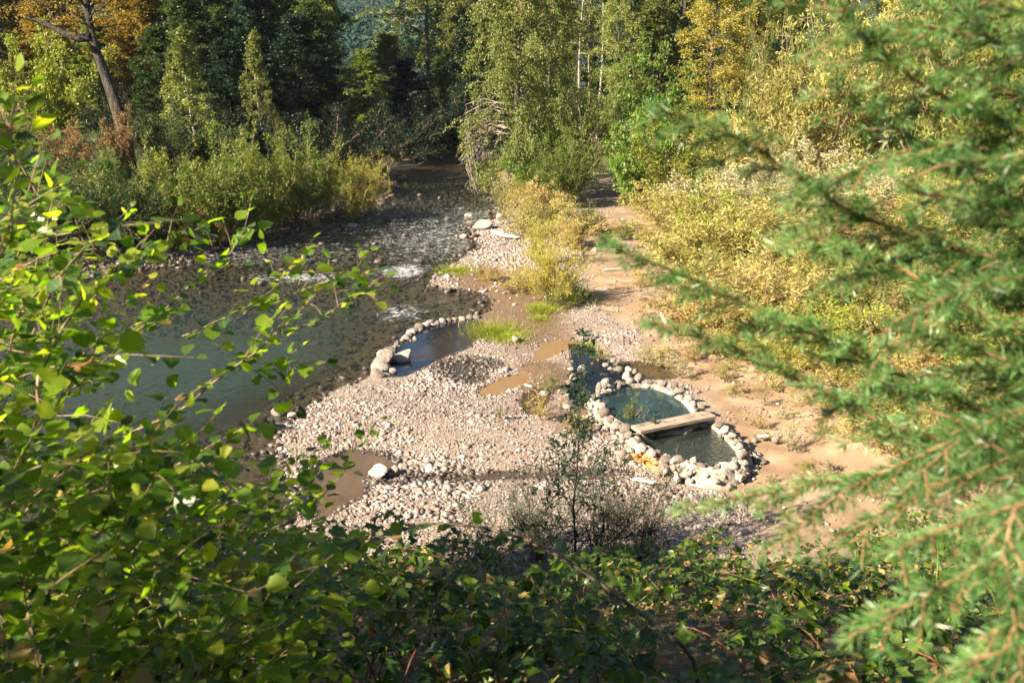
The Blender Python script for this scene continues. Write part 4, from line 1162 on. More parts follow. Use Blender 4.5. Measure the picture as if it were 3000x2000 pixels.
link('limb', make_mesh('limb', np.vstack([V, V2]), [np.vstack([Q, Q2 + len(V)])], M['bark_dark'], smooth=True), mp_)

# dead twigs hanging over the river from the drooping tree
r = np.random.default_rng(78)
dtb = gd(1190, 452); ddep = proj([dtb[0], dtb[1], 0])[2][0] * .985
base_pt = at(1180, 240, ddep)
dt = root('dead_branches', tuple(base_pt), 'bare grey dead twigs drooping from the olive tree over the river', 'branches')
A = Acc()
for i in range(26):
    u0 = r.uniform(1140, 1180); v0 = r.uniform(215, 330)
    u1 = r.uniform(1068, 1120); v1 = v0 + r.uniform(-10, 45); v2 = v1 + r.uniform(40, 110)
    P = np.array([at(u0, v0, ddep), at((u0 + u1) / 2, (v0 + v1) / 2 - 12, ddep), at(u1, v1, ddep + r.normal(0, .3)), at(u1 - r.uniform(-4, 10), (v1 + v2) / 2, ddep), at(u1 + r.uniform(-6, 14), v2, ddep)]) - base_pt
    A = Acc()
    V, Q = tubes(P[None], np.array([[.04, .03, .022, .015, .008]]), 4); A.add(V, Q)
    for j in range(9):
        s = r.uniform(.3, 1); q, _ = interp(P[None], np.array([s])); q = q[0]
        e = q + np.array([r.normal(0, .35), r.normal(0, .35), -r.uniform(.3, 1.2)])
        V, Q = tubes(np.array([[q, (q + e) / 2 + r.normal(0, .06, 3), e]]), np.array([[.016, .012, .006]]), 3); A.add(V, Q)
    link('twig', A.mesh('twig', M['twig_grey'], True), dt)

for kind, u, vb, vt, w, lm, lab, nm in [
    ('green_bush2', 130, 345, 72, 215, 'lime', 'tall lime-green bush under the leaning maple', 'tall_bush'),
    ('green_bush', 20, 400, 250, 200, 'green', 'dark green bush at the left edge below lime bush', 'bush'),
    ('green_bush', 60, 470, 330, 260, 'forest', 'large shaded bush at left edge above the water', 'bush'),
    ('green_bush2', 175, 415, 285, 120, 'rust', 'reddish-olive shrub left of the maple foot', 'shrub'),
    ('green_bush2', 285, 420, 255, 100, 'rust', 'brownish leafy shrub in front of the maple foot', 'shrub'),
    ('willow_bush2', 250, 470, 330, 110, 'bright', 'upright green willow shrub below the brownish shrub', 'shrub'),
    ('green_bush', 370, 400, 240, 150, 'forest', 'shaded bush below the smaller olive sapling', 'bush'),
    ('green_bush', 480, 390, 255, 170, 'forest', 'shaded bush between the saplings and willow row', 'bush'),
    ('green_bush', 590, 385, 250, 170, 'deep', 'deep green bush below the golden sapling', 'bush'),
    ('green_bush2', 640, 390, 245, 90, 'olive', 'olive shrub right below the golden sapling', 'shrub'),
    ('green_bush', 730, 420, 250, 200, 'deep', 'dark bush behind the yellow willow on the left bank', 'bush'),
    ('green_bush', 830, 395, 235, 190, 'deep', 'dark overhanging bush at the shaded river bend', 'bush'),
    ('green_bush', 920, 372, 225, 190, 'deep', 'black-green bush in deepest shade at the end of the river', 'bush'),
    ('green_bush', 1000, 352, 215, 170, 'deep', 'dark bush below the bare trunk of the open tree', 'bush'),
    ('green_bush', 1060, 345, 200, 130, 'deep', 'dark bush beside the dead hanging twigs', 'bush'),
    ('willow_bush2', 410, 545, 330, 190, 'lime', 'yellow-green willow at the left end of the bank row', 'willow'),
    ('green_bush', 530, 560, 290, 230, 'green', 'broad green bush in the middle of the left bank row', 'bush'),
    ('willow_bush2', 600, 540, 300, 170, 'lime', 'willow with yellow-green sprays beside the broad green bush', 'willow'),
    ('green_bush', 680, 515, 285, 180, 'green', 'tall green bush toward the right end of the bank row', 'bush'),
    ('willow_bush2', 745, 500, 330, 110, 'olive', 'olive willow just left of the yellow willow', 'willow'),
    ('stem_willow', 815, 512, 322, 140, 'golden', 'yellow willow leaning over the river from the left bank', 'willow'),
    ('stem_willow', 850, 490, 345, 80, 'golden', 'orange-tipped willow right of the yellow willow', 'willow'),
    ('willow_bush', 505, 565, 415, 120, 'tan', 'tan and orange dry shrub at the water in the bank row', 'shrub'),
    ('green_bush', 330, 580, 395, 150, 'forest', 'shaded bush left of the willow row above the river', 'bush'),
    ('green_bush', 200, 600, 420, 210, 'forest', 'dark bush on the bank behind the foreground leaves', 'bush'),
    ('green_bush', 50, 620, 430, 230, 'forest', 'dark bush at far left hanging over the water', 'bush'),
    ('green_bush', 640, 520, 390, 130, 'forest', 'shaded low bush under the tall green bank bush', 'bush'),
    # right bank
    ('green_bush', 1310, 452, 170, 150, 'green', 'dark green tall bush at the head of the path', 'tall_bush'),
    ('green_bush2', 1235, 468, 320, 150, 'bright', 'green bush right of the drooping tree foot', 'bush'),
    ('green_bush', 1290, 478, 300, 120, 'green', 'leafy green bush on the left side of the path head', 'bush'),
    ('green_bush2', 1500, 440, 115, 190, 'bright', 'tall bright green bush right of the path', 'tall_bush'),
    ('green_bush2', 1455, 485, 250, 190, 'bright', 'broad bright green bush where the path disappears', 'bush'),
    ('green_bush2', 1560, 490, 270, 200, 'lime', 'yellow-green bush right of the broad bright bush', 'bush'),
    ('willow_bush', 1420, 430, 190, 110, 'yolive', 'olive willow behind the path-head bushes', 'willow'),
    ('willow_bush', 1840, 470, 20, 330, 'willow', 'large pale yellow willow in the upper right', 'willow'),
    ('willow_bush', 1980, 450, -90, 330, 'willow', 'tall straw-coloured willow behind the large pale willow', 'willow'),
    ('willow_bush2', 2150, 470, -60, 340, 'yolive', 'olive willow behind the upper fir branch', 'willow'),
    ('willow_bush2', 2330, 520, -60, 380, 'lime', 'yellow-green willow at the right edge behind fir needles', 'willow'),
    ('willow_bush', 1740, 420, 60, 190, 'yolive', 'narrow willow between golden tree and large pale willow', 'willow'),
    ('willow_bush', 2080, 420, -90, 300, 'willow', 'straw-coloured willow behind the middle of the fir', 'willow'),
    ('willow_bush2', 2250, 440, -80, 300, 'willow', 'pale willow in the top right corner behind fir twigs', 'willow'),
    ('willow_bush2', 1700, 470, 240, 200, 'willow', 'yellow willow above the dry slope left of the silvery shrub', 'willow'),
    ('willow_bush', 1960, 560, 320, 290, 'silver', 'silvery white-leaved shrub behind the middle fir branch', 'shrub'),
    ('willow_bush', 1780, 520, 330, 220, 'silver', 'pale shrub left of the silvery shrub', 'shrub'),
    ('willow_bush', 2180, 600, 340, 300, 'willow', 'pale willow behind the fir at right centre', 'willow'),
    ('green_bush', 2320, 640, 380, 300, 'green', 'green bush at the right edge behind the fir', 'bush'),
    ('scrub', 1625, 250, 160, 90, 'rust', 'reddish dry clump below the golden tree', 'shrub'),
    ('willow_bush', 1660, 430, 220, 170, 'bright', 'green willow below the reddish dry clump', 'willow'),
    # the yellow scrub on the bar
    ('scrub2', 1190, 475, 392, 90, 'willow', 'pale yellow scrub at the river bend under drooping tree', 'scrub_bush'),
    ('scrub2', 1235, 505, 405, 110, 'tan', 'straw yellow scrub at the top of the gravel spit', 'scrub_bush'),
    ('scrub2', 1215, 540, 450, 110, 'willow', 'yellow scrub overhanging the bleached log', 'scrub_bush'),
    ('scrub2', 1275, 540, 440, 120, 'willow', 'yellow scrub left of the green herb by the path', 'scrub_bush'),
    ('scrub2', 1310, 570, 485, 100, 'tan', 'straw-gold scrub on the left of the sandy path', 'scrub_bush'),
    ('stem_willow', 1235, 610, 470, 120, 'willow', 'pale thin-stemmed willow behind the main bar willow', 'willow'),
    ('stem_willow', 1258, 694, 520, 165, 'golden', 'golden thin-stemmed willow standing in the middle of the bar', 'willow'),
    ('stem_willow', 1305, 690, 590, 90, 'golden', 'low golden willow at the right foot of the bar willow', 'willow'),
    ('scrub', 1325, 694, 640, 70, 'green', 'dark green herb clump at the foot of the bar willow', 'herb_clump'),
    ('scrub', 1290, 705, 660, 60, 'olive', 'olive herb clump below the golden bar willow', 'herb_clump'),
    ('scrub', 1350, 535, 465, 65, 'green', 'green herb clump beside the upper path', 'herb_clump'),
    ('scrub', 1445, 548, 500, 70, 'bright', 'fresh green clump on the right of the upper path', 'herb_clump'),
    ('scrub', 1195, 668, 625, 70, 'tan', 'thin straw clump on the mud left of bar willow', 'herb_clump'),
    ('scrub', 1130, 645, 602, 42, 'tan', 'dry straw-coloured clump on the gravel spit', 'herb_clump'),
    ('scrub', 1108, 636, 605, 26, 'tan', 'small dry clump left of the straw-coloured clump', 'herb_clump'),
]:
    place(kind, u, vb, vt, w, lab, 'shrub' if 'bush' in nm or nm == 'shrub' else ('willow' if nm == 'willow' else 'clump'), nm, lm)

# dry scrub right of the path: individuals in rows
sc_tint = ['willow', 'tan', 'willow', 'yolive', 'silver', 'willow', 'tan', 'lime', 'rust', 'willow']
rows = [(500, 1500, 2352, 11, 95), (560, 1520, 2400, 10, 105), (620, 1570, 2400, 10, 110), (690, 1610, 2420, 9, 110), (760, 1610, 2450, 9, 120), (830, 1700, 2450, 8, 105), (900, 1860, 2500, 6, 100), (985, 1990, 2500, 4, 95), (1080, 2050, 2500, 3, 95)]
rowname = ['first row below the green bushes', 'second row of the slope', 'third row of the slope', 'middle of the dry slope', 'dry slope level with the bar willow', 'foot of the dry slope', 'sand edge right of the path', 'sand edge behind the basins', 'sand at the lower right']
for ri, (vb, ua, ub, n, hpx) in enumerate(rows):
    for k in range(n):
        u = ua + (ub - ua) * (k + .5 + r_.uniform(-.3, .3)) / n
        hp = hpx * r_.uniform(.9, 1.6)
        tint = sc_tint[r_.integers(len(sc_tint))]
        cn = {'tan': 'tan', 'willow': 'pale yellow', 'yolive': 'olive-yellow', 'rust': 'rusty', 'silver': 'silvery', 'lime': 'yellow-green'}[tint]
        place('scrub' if r_.random() < .5 else 'scrub2', u, vb + r_.uniform(-18, 18), vb - hp, hp * r_.uniform(1.3, 1.9),
              '%s dry scrub, %s from left, %s' % (cn, ORD[k], rowname[ri]), 'shrub', 'scrub_bush', tint, 'dry scrub on the right slope')
# weeds near the basins
for u, vb, vt, w, lm, lab in [(1562, 868, 818, 70, 'silver', 'pale weed behind the white rim boulder'), (1520, 845, 795, 60, 'willow', 'yellowish weed above the brown seep'), (1480, 830, 795, 50, 'silver', 'thin weed right of the blue pond'),
                              (1810, 1035, 968, 62, 'silver', 'pale leafy weed casting a shadow on sand'), (1800, 960, 925, 45, 'silver', 'small pale weed on the sand up from the basins'), (1590, 830, 795, 50, 'tan', 'dry weed at the sand edge above upper basin'),
                              (1455, 975, 905, 40, 'bright', 'fresh green stalk in front of the upper basin'), (1440, 978, 930, 30, 'bright', 'light green stalk left of the fresh stalk'), (1500, 1015, 950, 50, 'sapling', 'dark narrow-leaved weed over the left plank end'),
                              (1340, 930, 885, 25, 'bright', 'small fern-like weed below the blue pond'), (1265, 895, 860, 50, 'green', 'green weed left of the rock pile'), (1770, 1110, 1085, 30, 'lime', 'little yellow-green weed right of the brown boulder'),
                              (1150, 965, 925, 22, 'green', 'small dark weed alone on the gravel'), (1900, 940, 890, 70, 'lime', 'lime weed beneath the fir tip'), (1960, 1010, 950, 90, 'limegrass', 'pale green weed on the right sand'), (1240, 965, 900, 70, 'tan', 'dry thin weed on wet gravel left of sapling'),
                              (1330, 1000, 940, 60, 'tan', 'dry weed between sapling and basin wall'), (1380, 830, 795, 40, 'lime', 'green weed at the head of the blue pond')]:
    place('weed', u, vb, vt, w, lab, 'weed', 'weed', lm)


wr = np.random.default_rng(909)
wl = ['beside the path bend', 'on the path edge', 'below the dry slope', 'left of the lime weed', 'on open sand', 'near the sand edge', 'up from the basin shadow', 'right of the basin shadow', 'under the fir tip', 'near the stick on sand',
      'left of the open sand', 'at the foot of the scrub', 'between scrub and path', 'close to the straw grass', 'behind the plank end', 'above the plank end']
for i, (u, v) in enumerate([(1530, 690), (1470, 660), (1600, 770), (1850, 930), (1760, 930), (1880, 1000), (1760, 1010), (1850, 1080), (1900, 1090), (1740, 985), (1680, 850), (1720, 830), (1640, 800), (1560, 770), (1690, 905), (1660, 870)]):
    place('weed', u, v, v - wr.uniform(22, 45), wr.uniform(35, 70), 'small dry weed ' + wl[i], 'weed', 'weed', ['silver', 'tan', 'willow', 'lime'][i % 4])


def tuft(u, vb, hgt, rad, n, lm, label, blade=.012):
    p = gd(u, vb); zt = tz(p[0], p[1])
    r = np.random.default_rng(int(u + vb))
    a = r.uniform(0, 6.28, n); q = rad * np.abs(r.normal(0, .55, n))
    b = np.stack([np.cos(a) * q, np.sin(a) * q * 1.2, np.zeros(n)], 1)
    d = nrm(np.stack([np.cos(a) * .5 + r.normal(0, .4, n), np.sin(a) * .5 + r.normal(0, .4, n), r.uniform(.6, 1.2, n)], 1))
    L = hgt * r.uniform(.5, 1.2, n)
    V, F = cards(b, d, nrm(r.normal(size=(n, 3))), L, np.full(n, blade))
    o = link('grass_tuft', make_mesh('grass_tuft', V, F, LM[lm], np.repeat(r.random(n), 2)), None, (p[0], p[1], zt - .01))
    return tag(o, label, 'grass', 'grass tufts on the bar')


tuft(1140, 770, .32, 1.0, 3200, 'limegrass', 'bright lime grass tuft beside the dammed pool')
tuft(1165, 782, .2, .7, 1200, 'limegrass', 'thin yellowish grass right of the lime tuft')
tuft(1052, 628, .25, 1.0, 2200, 'limegrass', 'lime grass patch on the gravel spit by white water')
tuft(1242, 722, .35, .55, 1200, 'limegrass', 'yellow-green grass below the bar willow')
tuft(1240, 742, .2, .35, 500, 'limegrass', 'small grass tuft below the yellow-green grass')
tuft(1350, 795, .15, .4, 400, 'limegrass', 'short grass at the head of the blue pond')
tuft(1320, 690, .3, .9, 1200, 'olive', 'olive grass at the right foot of bar willow')
tuft(1580, 740, .25, 1.0, 1400, 'straw', 'straw grass beside the pale sand')
tuft(1930, 900, .3, 1.0, 1500, 'straw', 'straw grass on the right beneath fir twigs')

# dry grass covering the right slope and path verges
def grass_stuff(name, n, xr, yr, cond, hgt, lm, label, blade=.014):
    x, y, z, dw = scatter(n, xr, yr, cond)
    m = len(x)
    d = nrm(np.stack([rng.normal(0, .5, m), rng.normal(0, .5, m), rng.uniform(.5, 1.2, m)], 1))
    V, F = cards(np.stack([x, y, z - .02], 1), d, nrm(rng.normal(size=(m, 3))), hgt * rng.uniform(.4, 1.3, m), np.full(m, blade))
    tag(link(name, make_mesh(name, V, F, LM[lm], np.repeat(rng.random(m), 2))), label, 'grass', kind='stuff')


grass_stuff('dry_grass', 60000, (4, 24), (24, 62), lambda x, y, z, dw: (path_d(x, y) > .1) & (x > 6.2 + .07 * (y - 28)) & (dw > .2), .5, 'straw', 'dry straw grass between the scrub on the right slope')
grass_stuff('verge_grass', 9000, (-1, 6), (36, 58), lambda x, y, z, dw: (path_d(x, y) > .1) & (dw > 2.2) & (fbm(x, y, 90) > .48), .35, 'straw', 'thin yellow grass on the path verge')
grass_stuff('left_undergrowth', 26000, (-40, -8), (38, 95), lambda x, y, z, dw: (x < centre_x(y)) & (dw > .8), .7, 'forest', 'dark undergrowth beneath the left bank bushes', .05)

# hillside forest beyond
r = np.random.default_rng(5)
nh = 2500
xs = r.uniform(-300, 130, nh); ys = 460 + 420 * r.random(nh)
ys[:600] = r.uniform(260, 470, 600); xs[:600] = ys[:600] * r.uniform(-.26, .03, 600)
zs = terrain(xs, ys)[0]
hh = r.uniform(13, 27, len(xs))
A = Acc()
for tier in range(11):
    f = tier / 11
    for k in range(7):
        a = k * .9 + tier * .5 + r.uniform(0, 6.28, nh)
        b = np.stack([xs, ys, zs + hh * (.08 + .90 * f)], 1)
        rad = hh * .10 * (1.04 - f) * r.uniform(.6, 1.25, nh)
        d = np.stack([np.cos(a), np.sin(a), np.full(nh, -.7)], 1)
        V, F = cards(b + np.array([0, 0, 1]) * hh[:, None] * .06, d, np.tile([0, 0, 1.], (nh, 1)), rad * 1.25, rad * .55, .2)
        A.add(V, F, np.repeat(r.random(nh), 2))
tag(link('hillside_forest', A.mesh('hillside_forest', LM['hillfir'])), 'haze-tinted blue conifer forest on the far hillside', 'forest', kind='stuff')

# ------------------------------------------------------------------ sapling and shaded shrubs at the foot of the bank
r = np.random.default_rng(11)
sb = np.array([1.15, 16.6, tz(1.15, 16.6)])
top_z = at(1302, 745, 17.6)[2] - sb[2]
TS = np.array([[0, 0, -.1], [.03, 0, top_z * .15], [-.02, .05, top_z * .3], [.03, .05, top_z * .45], [.06, .1, top_z * .62], [.1, .1, top_z]])
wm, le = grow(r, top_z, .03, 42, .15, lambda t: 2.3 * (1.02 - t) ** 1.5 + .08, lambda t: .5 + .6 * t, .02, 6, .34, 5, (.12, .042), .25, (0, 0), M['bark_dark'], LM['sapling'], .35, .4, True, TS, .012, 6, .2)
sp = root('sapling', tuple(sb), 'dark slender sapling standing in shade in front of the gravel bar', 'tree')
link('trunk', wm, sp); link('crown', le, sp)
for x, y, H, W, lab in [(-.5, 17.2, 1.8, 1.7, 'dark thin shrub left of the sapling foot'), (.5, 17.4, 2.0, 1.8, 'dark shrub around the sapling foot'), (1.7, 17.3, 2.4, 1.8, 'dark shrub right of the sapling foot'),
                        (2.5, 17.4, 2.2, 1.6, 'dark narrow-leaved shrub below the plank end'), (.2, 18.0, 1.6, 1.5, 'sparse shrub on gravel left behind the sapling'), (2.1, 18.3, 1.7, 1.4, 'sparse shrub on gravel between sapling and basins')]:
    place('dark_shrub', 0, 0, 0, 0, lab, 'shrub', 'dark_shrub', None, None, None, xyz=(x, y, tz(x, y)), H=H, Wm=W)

# trees on the camera's bank, left of the picture: their shade falls on the bank and the sapling
for x, y, H, W, lab in [(-9.6, 9.8, 6.0, 4.6, 'bank tree left of the picture nearest the river'), (-11.5, 8.5, 6.8, 5.0, 'bank tree left of the picture behind the river tree'), (-8.6, 6.2, 6.0, 3.6, 'smaller bank tree left of the picture close to the viewpoint'),
                        (-15.0, 8.2, 7.2, 5.0, 'bank tree farthest left of the picture'), (-13.5, 4.5, 9.0, 5.0, 'tallest bank tree left behind the foreground leaves')]:
    place('forest1', 0, 0, 0, 0, lab, 'tree', 'unseen_bank_tree', 'forest', 'trees on the near bank', xyz=(x, y, tz(x, y)), H=H, Wm=W)
for x, y, H, W, lab in [(1.5, -7.0, 19, 8, 'added tall shade tree behind the viewpoint'), (8.5, -5.0, 18, 8, 'added tall shade tree behind and right of the viewpoint'), (6.0, -13.0, 22, 9, 'added tall shade tree far behind the viewpoint'), (14.0, -9.0, 21, 9, 'added tall shade tree far behind on the right'),
                        (12.5, 2.5, 17, 7, 'added tall shade tree on the near bank right of the picture'), (-2.0, -15.0, 20, 8, 'added tall shade tree straight behind the viewpoint'), (19.0, 3.0, 20, 9, 'added tall shade tree on the near bank far right')]:
    place('tall_forest', 0, 0, 0, 0, lab, 'tree', 'unseen_bank_tree', 'forest', 'added shade trees behind the viewpoint', xyz=(x, y, tz(x, y)), H=H, Wm=W)  # unseen trees added to block sky light and deepen the foreground shade
for x, y, H, W, lab in [(-4.6, 3.2, 3.5, 2.8, 'added bank shade bush just left of the picture'), (-5.6, 4.9, 3.4, 3.0, 'added bank shade bush left of the picture downslope'), (-4.2, .8, 3.1, 2.6, 'added bank shade bush left beside the viewpoint')]:
    place('green_bush', 0, 0, 0, 0, lab, 'shrub', 'unseen_shade_bush', 'green', 'added shade bushes on the near bank', xyz=(x, y, tz(x, y)), H=H, Wm=W)  # unseen bushes added as shadow casters, sized to dapple the near slope

# ------------------------------------------------------------------ foreground leaves
def leaf_shape(r, kind):
    n = 7
    t = np.linspace(0, 1, n)
    if kind == 'round':
        w = .46 * np.sin(np.pi * np.clip(t, 0, 1) ** .72) ** .75
    elif kind == 'ovate':
        w = .36 * np.sin(np.pi * t ** .62) ** .9
    else:
        w = .2 * np.sin(np.pi * t ** .8)
    w = w * (1 + .10 * np.where(np.arange(n) % 2 == 0, -1, 1) * (w > .1)) + r.normal(0, .012, n) * (w > .05)
    w[0] = .01; w[-1] = .01
    curl = r.uniform(-.25, .12); cup = r.uniform(.05, .35); tw = r.uniform(-.3, .3)
    mid = np.stack([np.zeros(n), t, curl * t ** 2], 1)
    V = [mid]
    for sgn in (-1, 1):
        e = np.stack([sgn * w, t - .03 * w, curl * t ** 2 + cup * w + sgn * tw * w * t], 1)
        e[:, 2] += r.normal(0, .015, n)
        V.append(e)
    V = np.concatenate(V)
    F = []
    for i in range(n - 1):
        F += [[i, i + 1, n + i + 1, n + i], [i, 2 * n + i, 2 * n + i + 1, i + 1]]
    pet = np.array([[-.012, 0, 0], [.012, 0, 0], [.008, -.22, .03], [-.008, -.22, .03]])
    F.append([len(V), len(V) + 1, len(V) + 2, len(V) + 3])
    return np.vstack([V, pet]), np.array(F)


r = np.random.default_rng(12)
LEAFS = {k: [leaf_shape(r, k) for _ in range(8)] for k in ('round', 'ovate')}
LEAFME = {}
for k, mats in (('round', ['fore', 'bramble', 'bramble_dry']), ('ovate', ['bramble', 'bramble_dry', 'fore'])):
    for mt in mats:
        LEAFME[k, mt] = []
        for i, (V, F) in enumerate(LEAFS[k]):
            LEAFME[k, mt].append(make_mesh('leaf', V, F, LM[mt], np.full(len(F), (i + .5) / 8), smooth=True, lc=V))


def leaf_frames(P, D, Nn, S):
    y = nrm(D); x = nrm(np.cross(y, Nn)); z = np.cross(x, y)
    R = np.stack([x, y, z], 2) * S[:, None, None]
    return R, P


def foliage(parent, kind, mats, R, P, nobj, r, mprob):
    """the leaves that show largest become objects, the rest one joined part"""
    n = len(P)
    u, v, dep = proj(P)
    size = np.linalg.norm(R[:, :, 1], axis=1) / np.clip(dep, .3, None)
    vis = (u > -60) & (u < 2412) & (v > -60) & (v < 1628) & (dep > .3)
    size = np.where(vis, size * r.uniform(.7, 1.3, n), 0)
    order = np.argsort(-size)
    mi = r.choice(len(mats), n, p=mprob)
    vi = r.integers(0, 8, n)
    loc = np.array(parent.location)
    for i in order[:nobj]:
        if size[i] <= 0: break
        o = bpy.data.objects.new('leaf', LEAFME[kind, mats[mi[i]]][vi[i]]); COL.objects.link(o)
        o.parent = parent
        m4 = np.eye(4); m4[:3, :3] = R[i]; m4[:3, 3] = P[i] - loc
        o.matrix_basis = Matrix(m4.tolist())
    rest = order[nobj:]
    for m_i, mt in enumerate(mats):
        A = Acc()
        for k in range(8):
            q = rest[(mi[rest] == m_i) & (vi[rest] == k)]
            if not len(q): continue
            V, F = LEAFS[kind][k]
            VV = np.einsum('nij,vj->nvi', R[q], V) + (P[q] - loc)[:, None]
            FF = F[None] + (np.arange(len(q)) * len(V))[:, None, None]
            A.lc.append(np.tile(V, (len(q), 1)))
            A.add(VV.reshape(-1, 3), FF.reshape(-1, 4), np.repeat(np.clip(r.normal((k + .5) / 8, .1, len(q)), 0, 1), len(F)))
        if A.n:
            tag(link('foliage', A.mesh('foliage', LM[mt], True), parent), kind='stuff')


def resample(pts, n):
    pts = np.array(pts, float)
    L = np.concatenate([[0], np.cumsum(np.linalg.norm(np.diff(pts, axis=0), axis=1))])
    s = np.linspace(0, L[-1], n)
    return np.stack([np.interp(s, L, pts[:, i]) for i in range(3)], 1), L[-1]


def shoot_leaves(P, length, r, spacing, size, updir=.9, start=.08, end=1.0, jit=.3):
    n = max(2, int(length / spacing))
    s = np.linspace(start, end, n)
    p, d = interp(np.repeat(P[None], n, 0), s)
    side = nrm(np.cross(d, np.array([0, 0, 1.]))) * np.where(np.arange(n) % 2 == 0, 1, -1)[:, None]
    D = nrm(d * .5 + side * .9 + r.normal(0, jit, (n, 3)) + np.array([0, 0, -.1]))
    Nn = nrm(np.array([0, 0, updir]) + r.normal(0, .42, (n, 3)))
    S = size * r.uniform(.6, 1.2, n) * (1 - .25 * s)
    S[-1] *= 1.0; D[-1] = d[-1]
    return p + D * (S * .22)[:, None], D, Nn, S


# --- left shrub
r = np.random.default_rng(101)
hz = root('hazel_shrub', (-3.0, 2.8, tz(-3.0, 2.8)), 'sunlit leafy shrub with round bright green leaves filling the left foreground', 'shrub')
main = [([(60, 1180, 2.6), (110, 1095, 2.6), (330, 985, 2.6), (440, 925, 2.6), (520, 855, 2.6), (600, 800, 2.65), (660, 745, 2.7), (725, 680, 2.7)], .0065),
        ([(60, 1000, 2.9), (165, 890, 2.9), (270, 800, 2.9), (350, 735, 2.9), (430, 665, 2.9), (500, 600, 2.9), (555, 555, 2.9), (575, 470, 2.9)], .0055),
        ([(80, 980, 2.2), (95, 860, 2.2), (125, 800, 2.2), (150, 745, 2.2), (185, 690, 2.2), (265, 620, 2.25), (330, 580, 2.3)], .0055),
        ([(520, 850, 2.7), (600, 850, 2.75), (680, 840, 2.8), (750, 830, 2.8)], .003),
        ([(560, 720, 3.0), (660, 680, 3.0), (760, 645, 3.0), (870, 618, 3.0)], .0035),
        ([(640, 770, 2.7), (720, 740, 2.75), (800, 690, 2.8), (880, 650, 2.8)], .003),
        ([(420, 770, 3.1), (520, 730, 3.1), (600, 690, 3.15), (700, 590, 3.2)], .003),
        ([(430, 1500, 3.2), (430, 1350, 3.2), (437, 1200, 3.2), (445, 1090, 3.2)], .006),
        ([(300, 1600, 2.9), (330, 1450, 2.9), (370, 1280, 2.9), (420, 1120, 3.0)], .005),
        ([(540, 1220, 3.3), (640, 1130, 3.3), (720, 1080, 3.3), (830, 1020, 3.3)], .003),
        ([(20, 800, 2.4), (70, 640, 2.4), (110, 520, 2.4), (125, 410, 2.4)], .004),
        ([(60, 700, 2.7), (150, 600, 2.7), (250, 520, 2.7), (300, 480, 2.7)], .003),
        ([(200, 700, 2.6), (300, 600, 2.6), (400, 545, 2.6), (470, 520, 2.6)], .003),
        ([(-60, 700, 1.9), (20, 560, 1.9), (40, 400, 1.9), (20, 260, 1.9)], .004)]
Rs, Ps = [], []
shoots = []
for pts, rad in main:
    W = np.array([at(a_, b_, c_ * 1.45) for a_, b_, c_ in pts])
    P, L = resample(W, 14)
    P = P + r.normal(0, .004, P.shape)
    V, Q = tubes((P - np.array(hz.location))[None], np.linspace(rad, rad * .35, 14)[None], 6)
    link('branch', make_mesh('branch', V, Q, M['twig'], smooth=True), hz)
    shoots.append((P, L, .036))
A = Acc()
for c_ in range(96):                              # clumps of smaller shoots rising out of the lower left
    k = r.random()
    if k < .55:
        cv = r.uniform(520, 1560); cu = r.uniform(-160, 50 + 210 * max(0, (cv - 520) / 1000))
    elif k < .82:
        cu = r.uniform(120, 430); cv = r.uniform(1080, 1600)
    else:
        cu = r.uniform(380, 620); cv = r.uniform(1230, 1580)
    dpt = r.uniform(2.7, 5.8)
    c0 = at(cu, cv, dpt)
    cd = nrm(np.array([r.uniform(.2, 1), r.normal(0, .4), r.uniform(0, .7)]))
    for i in range(r.integers(4, 8)):
        b = c0 + r.normal(0, .10, 3)
        e = b + nrm(cd + r.normal(0, .4, 3)) * r.uniform(.2, .5)
        mid = (b + e) / 2 + np.array([0, 0, r.uniform(0, .07)])
        P, L = resample([b, mid, e], 7)
        V, Q = tubes((P - np.array(hz.location))[None], np.linspace(.0028, .0012, 7)[None], 4); A.add(V, Q)
        shoots.append((P, L, .036))
for i in range(120):                               # side shoots on the main branches
    P0, L0, _ = shoots[r.integers(0, len(main))]
    s = r.uniform(.2, .95); q, d = interp(P0[None], np.array([s]))
    e = q[0] + nrm(d[0] * .7 + r.normal(0, .55, 3) + np.array([0, 0, .25])) * r.uniform(.08, .24)
    P, L = resample([q[0], (q[0] + e) / 2 + np.array([0, 0, .015]), e], 6)
    V, Q = tubes((P - np.array(hz.location))[None], np.linspace(.002, .001, 6)[None], 4); A.add(V, Q)
    shoots.append((P, L, .038))
tag(link('twigs', A.mesh('twigs', M['twig'], True), hz), kind='stuff')
LP_, LD_, LN_, LS_ = [], [], [], []
for P, L, sp_ in shoots:
    p, d, nn, s = shoot_leaves(P, L, r, sp_, r.uniform(.05, .09))
    LP_.append(p); LD_.append(d); LN_.append(nn); LS_.append(s)
LP_, LD_, LN_, LS_ = map(np.concatenate, (LP_, LD_, LN_, LS_))
R_, P_ = leaf_frames(LP_, LD_, LN_, LS_)
foliage(hz, 'round', ['fore', 'bramble', 'bramble_dry'], R_, P_, 300, r, [.78, .19, .03])
print('hazel leaves', len(P_))

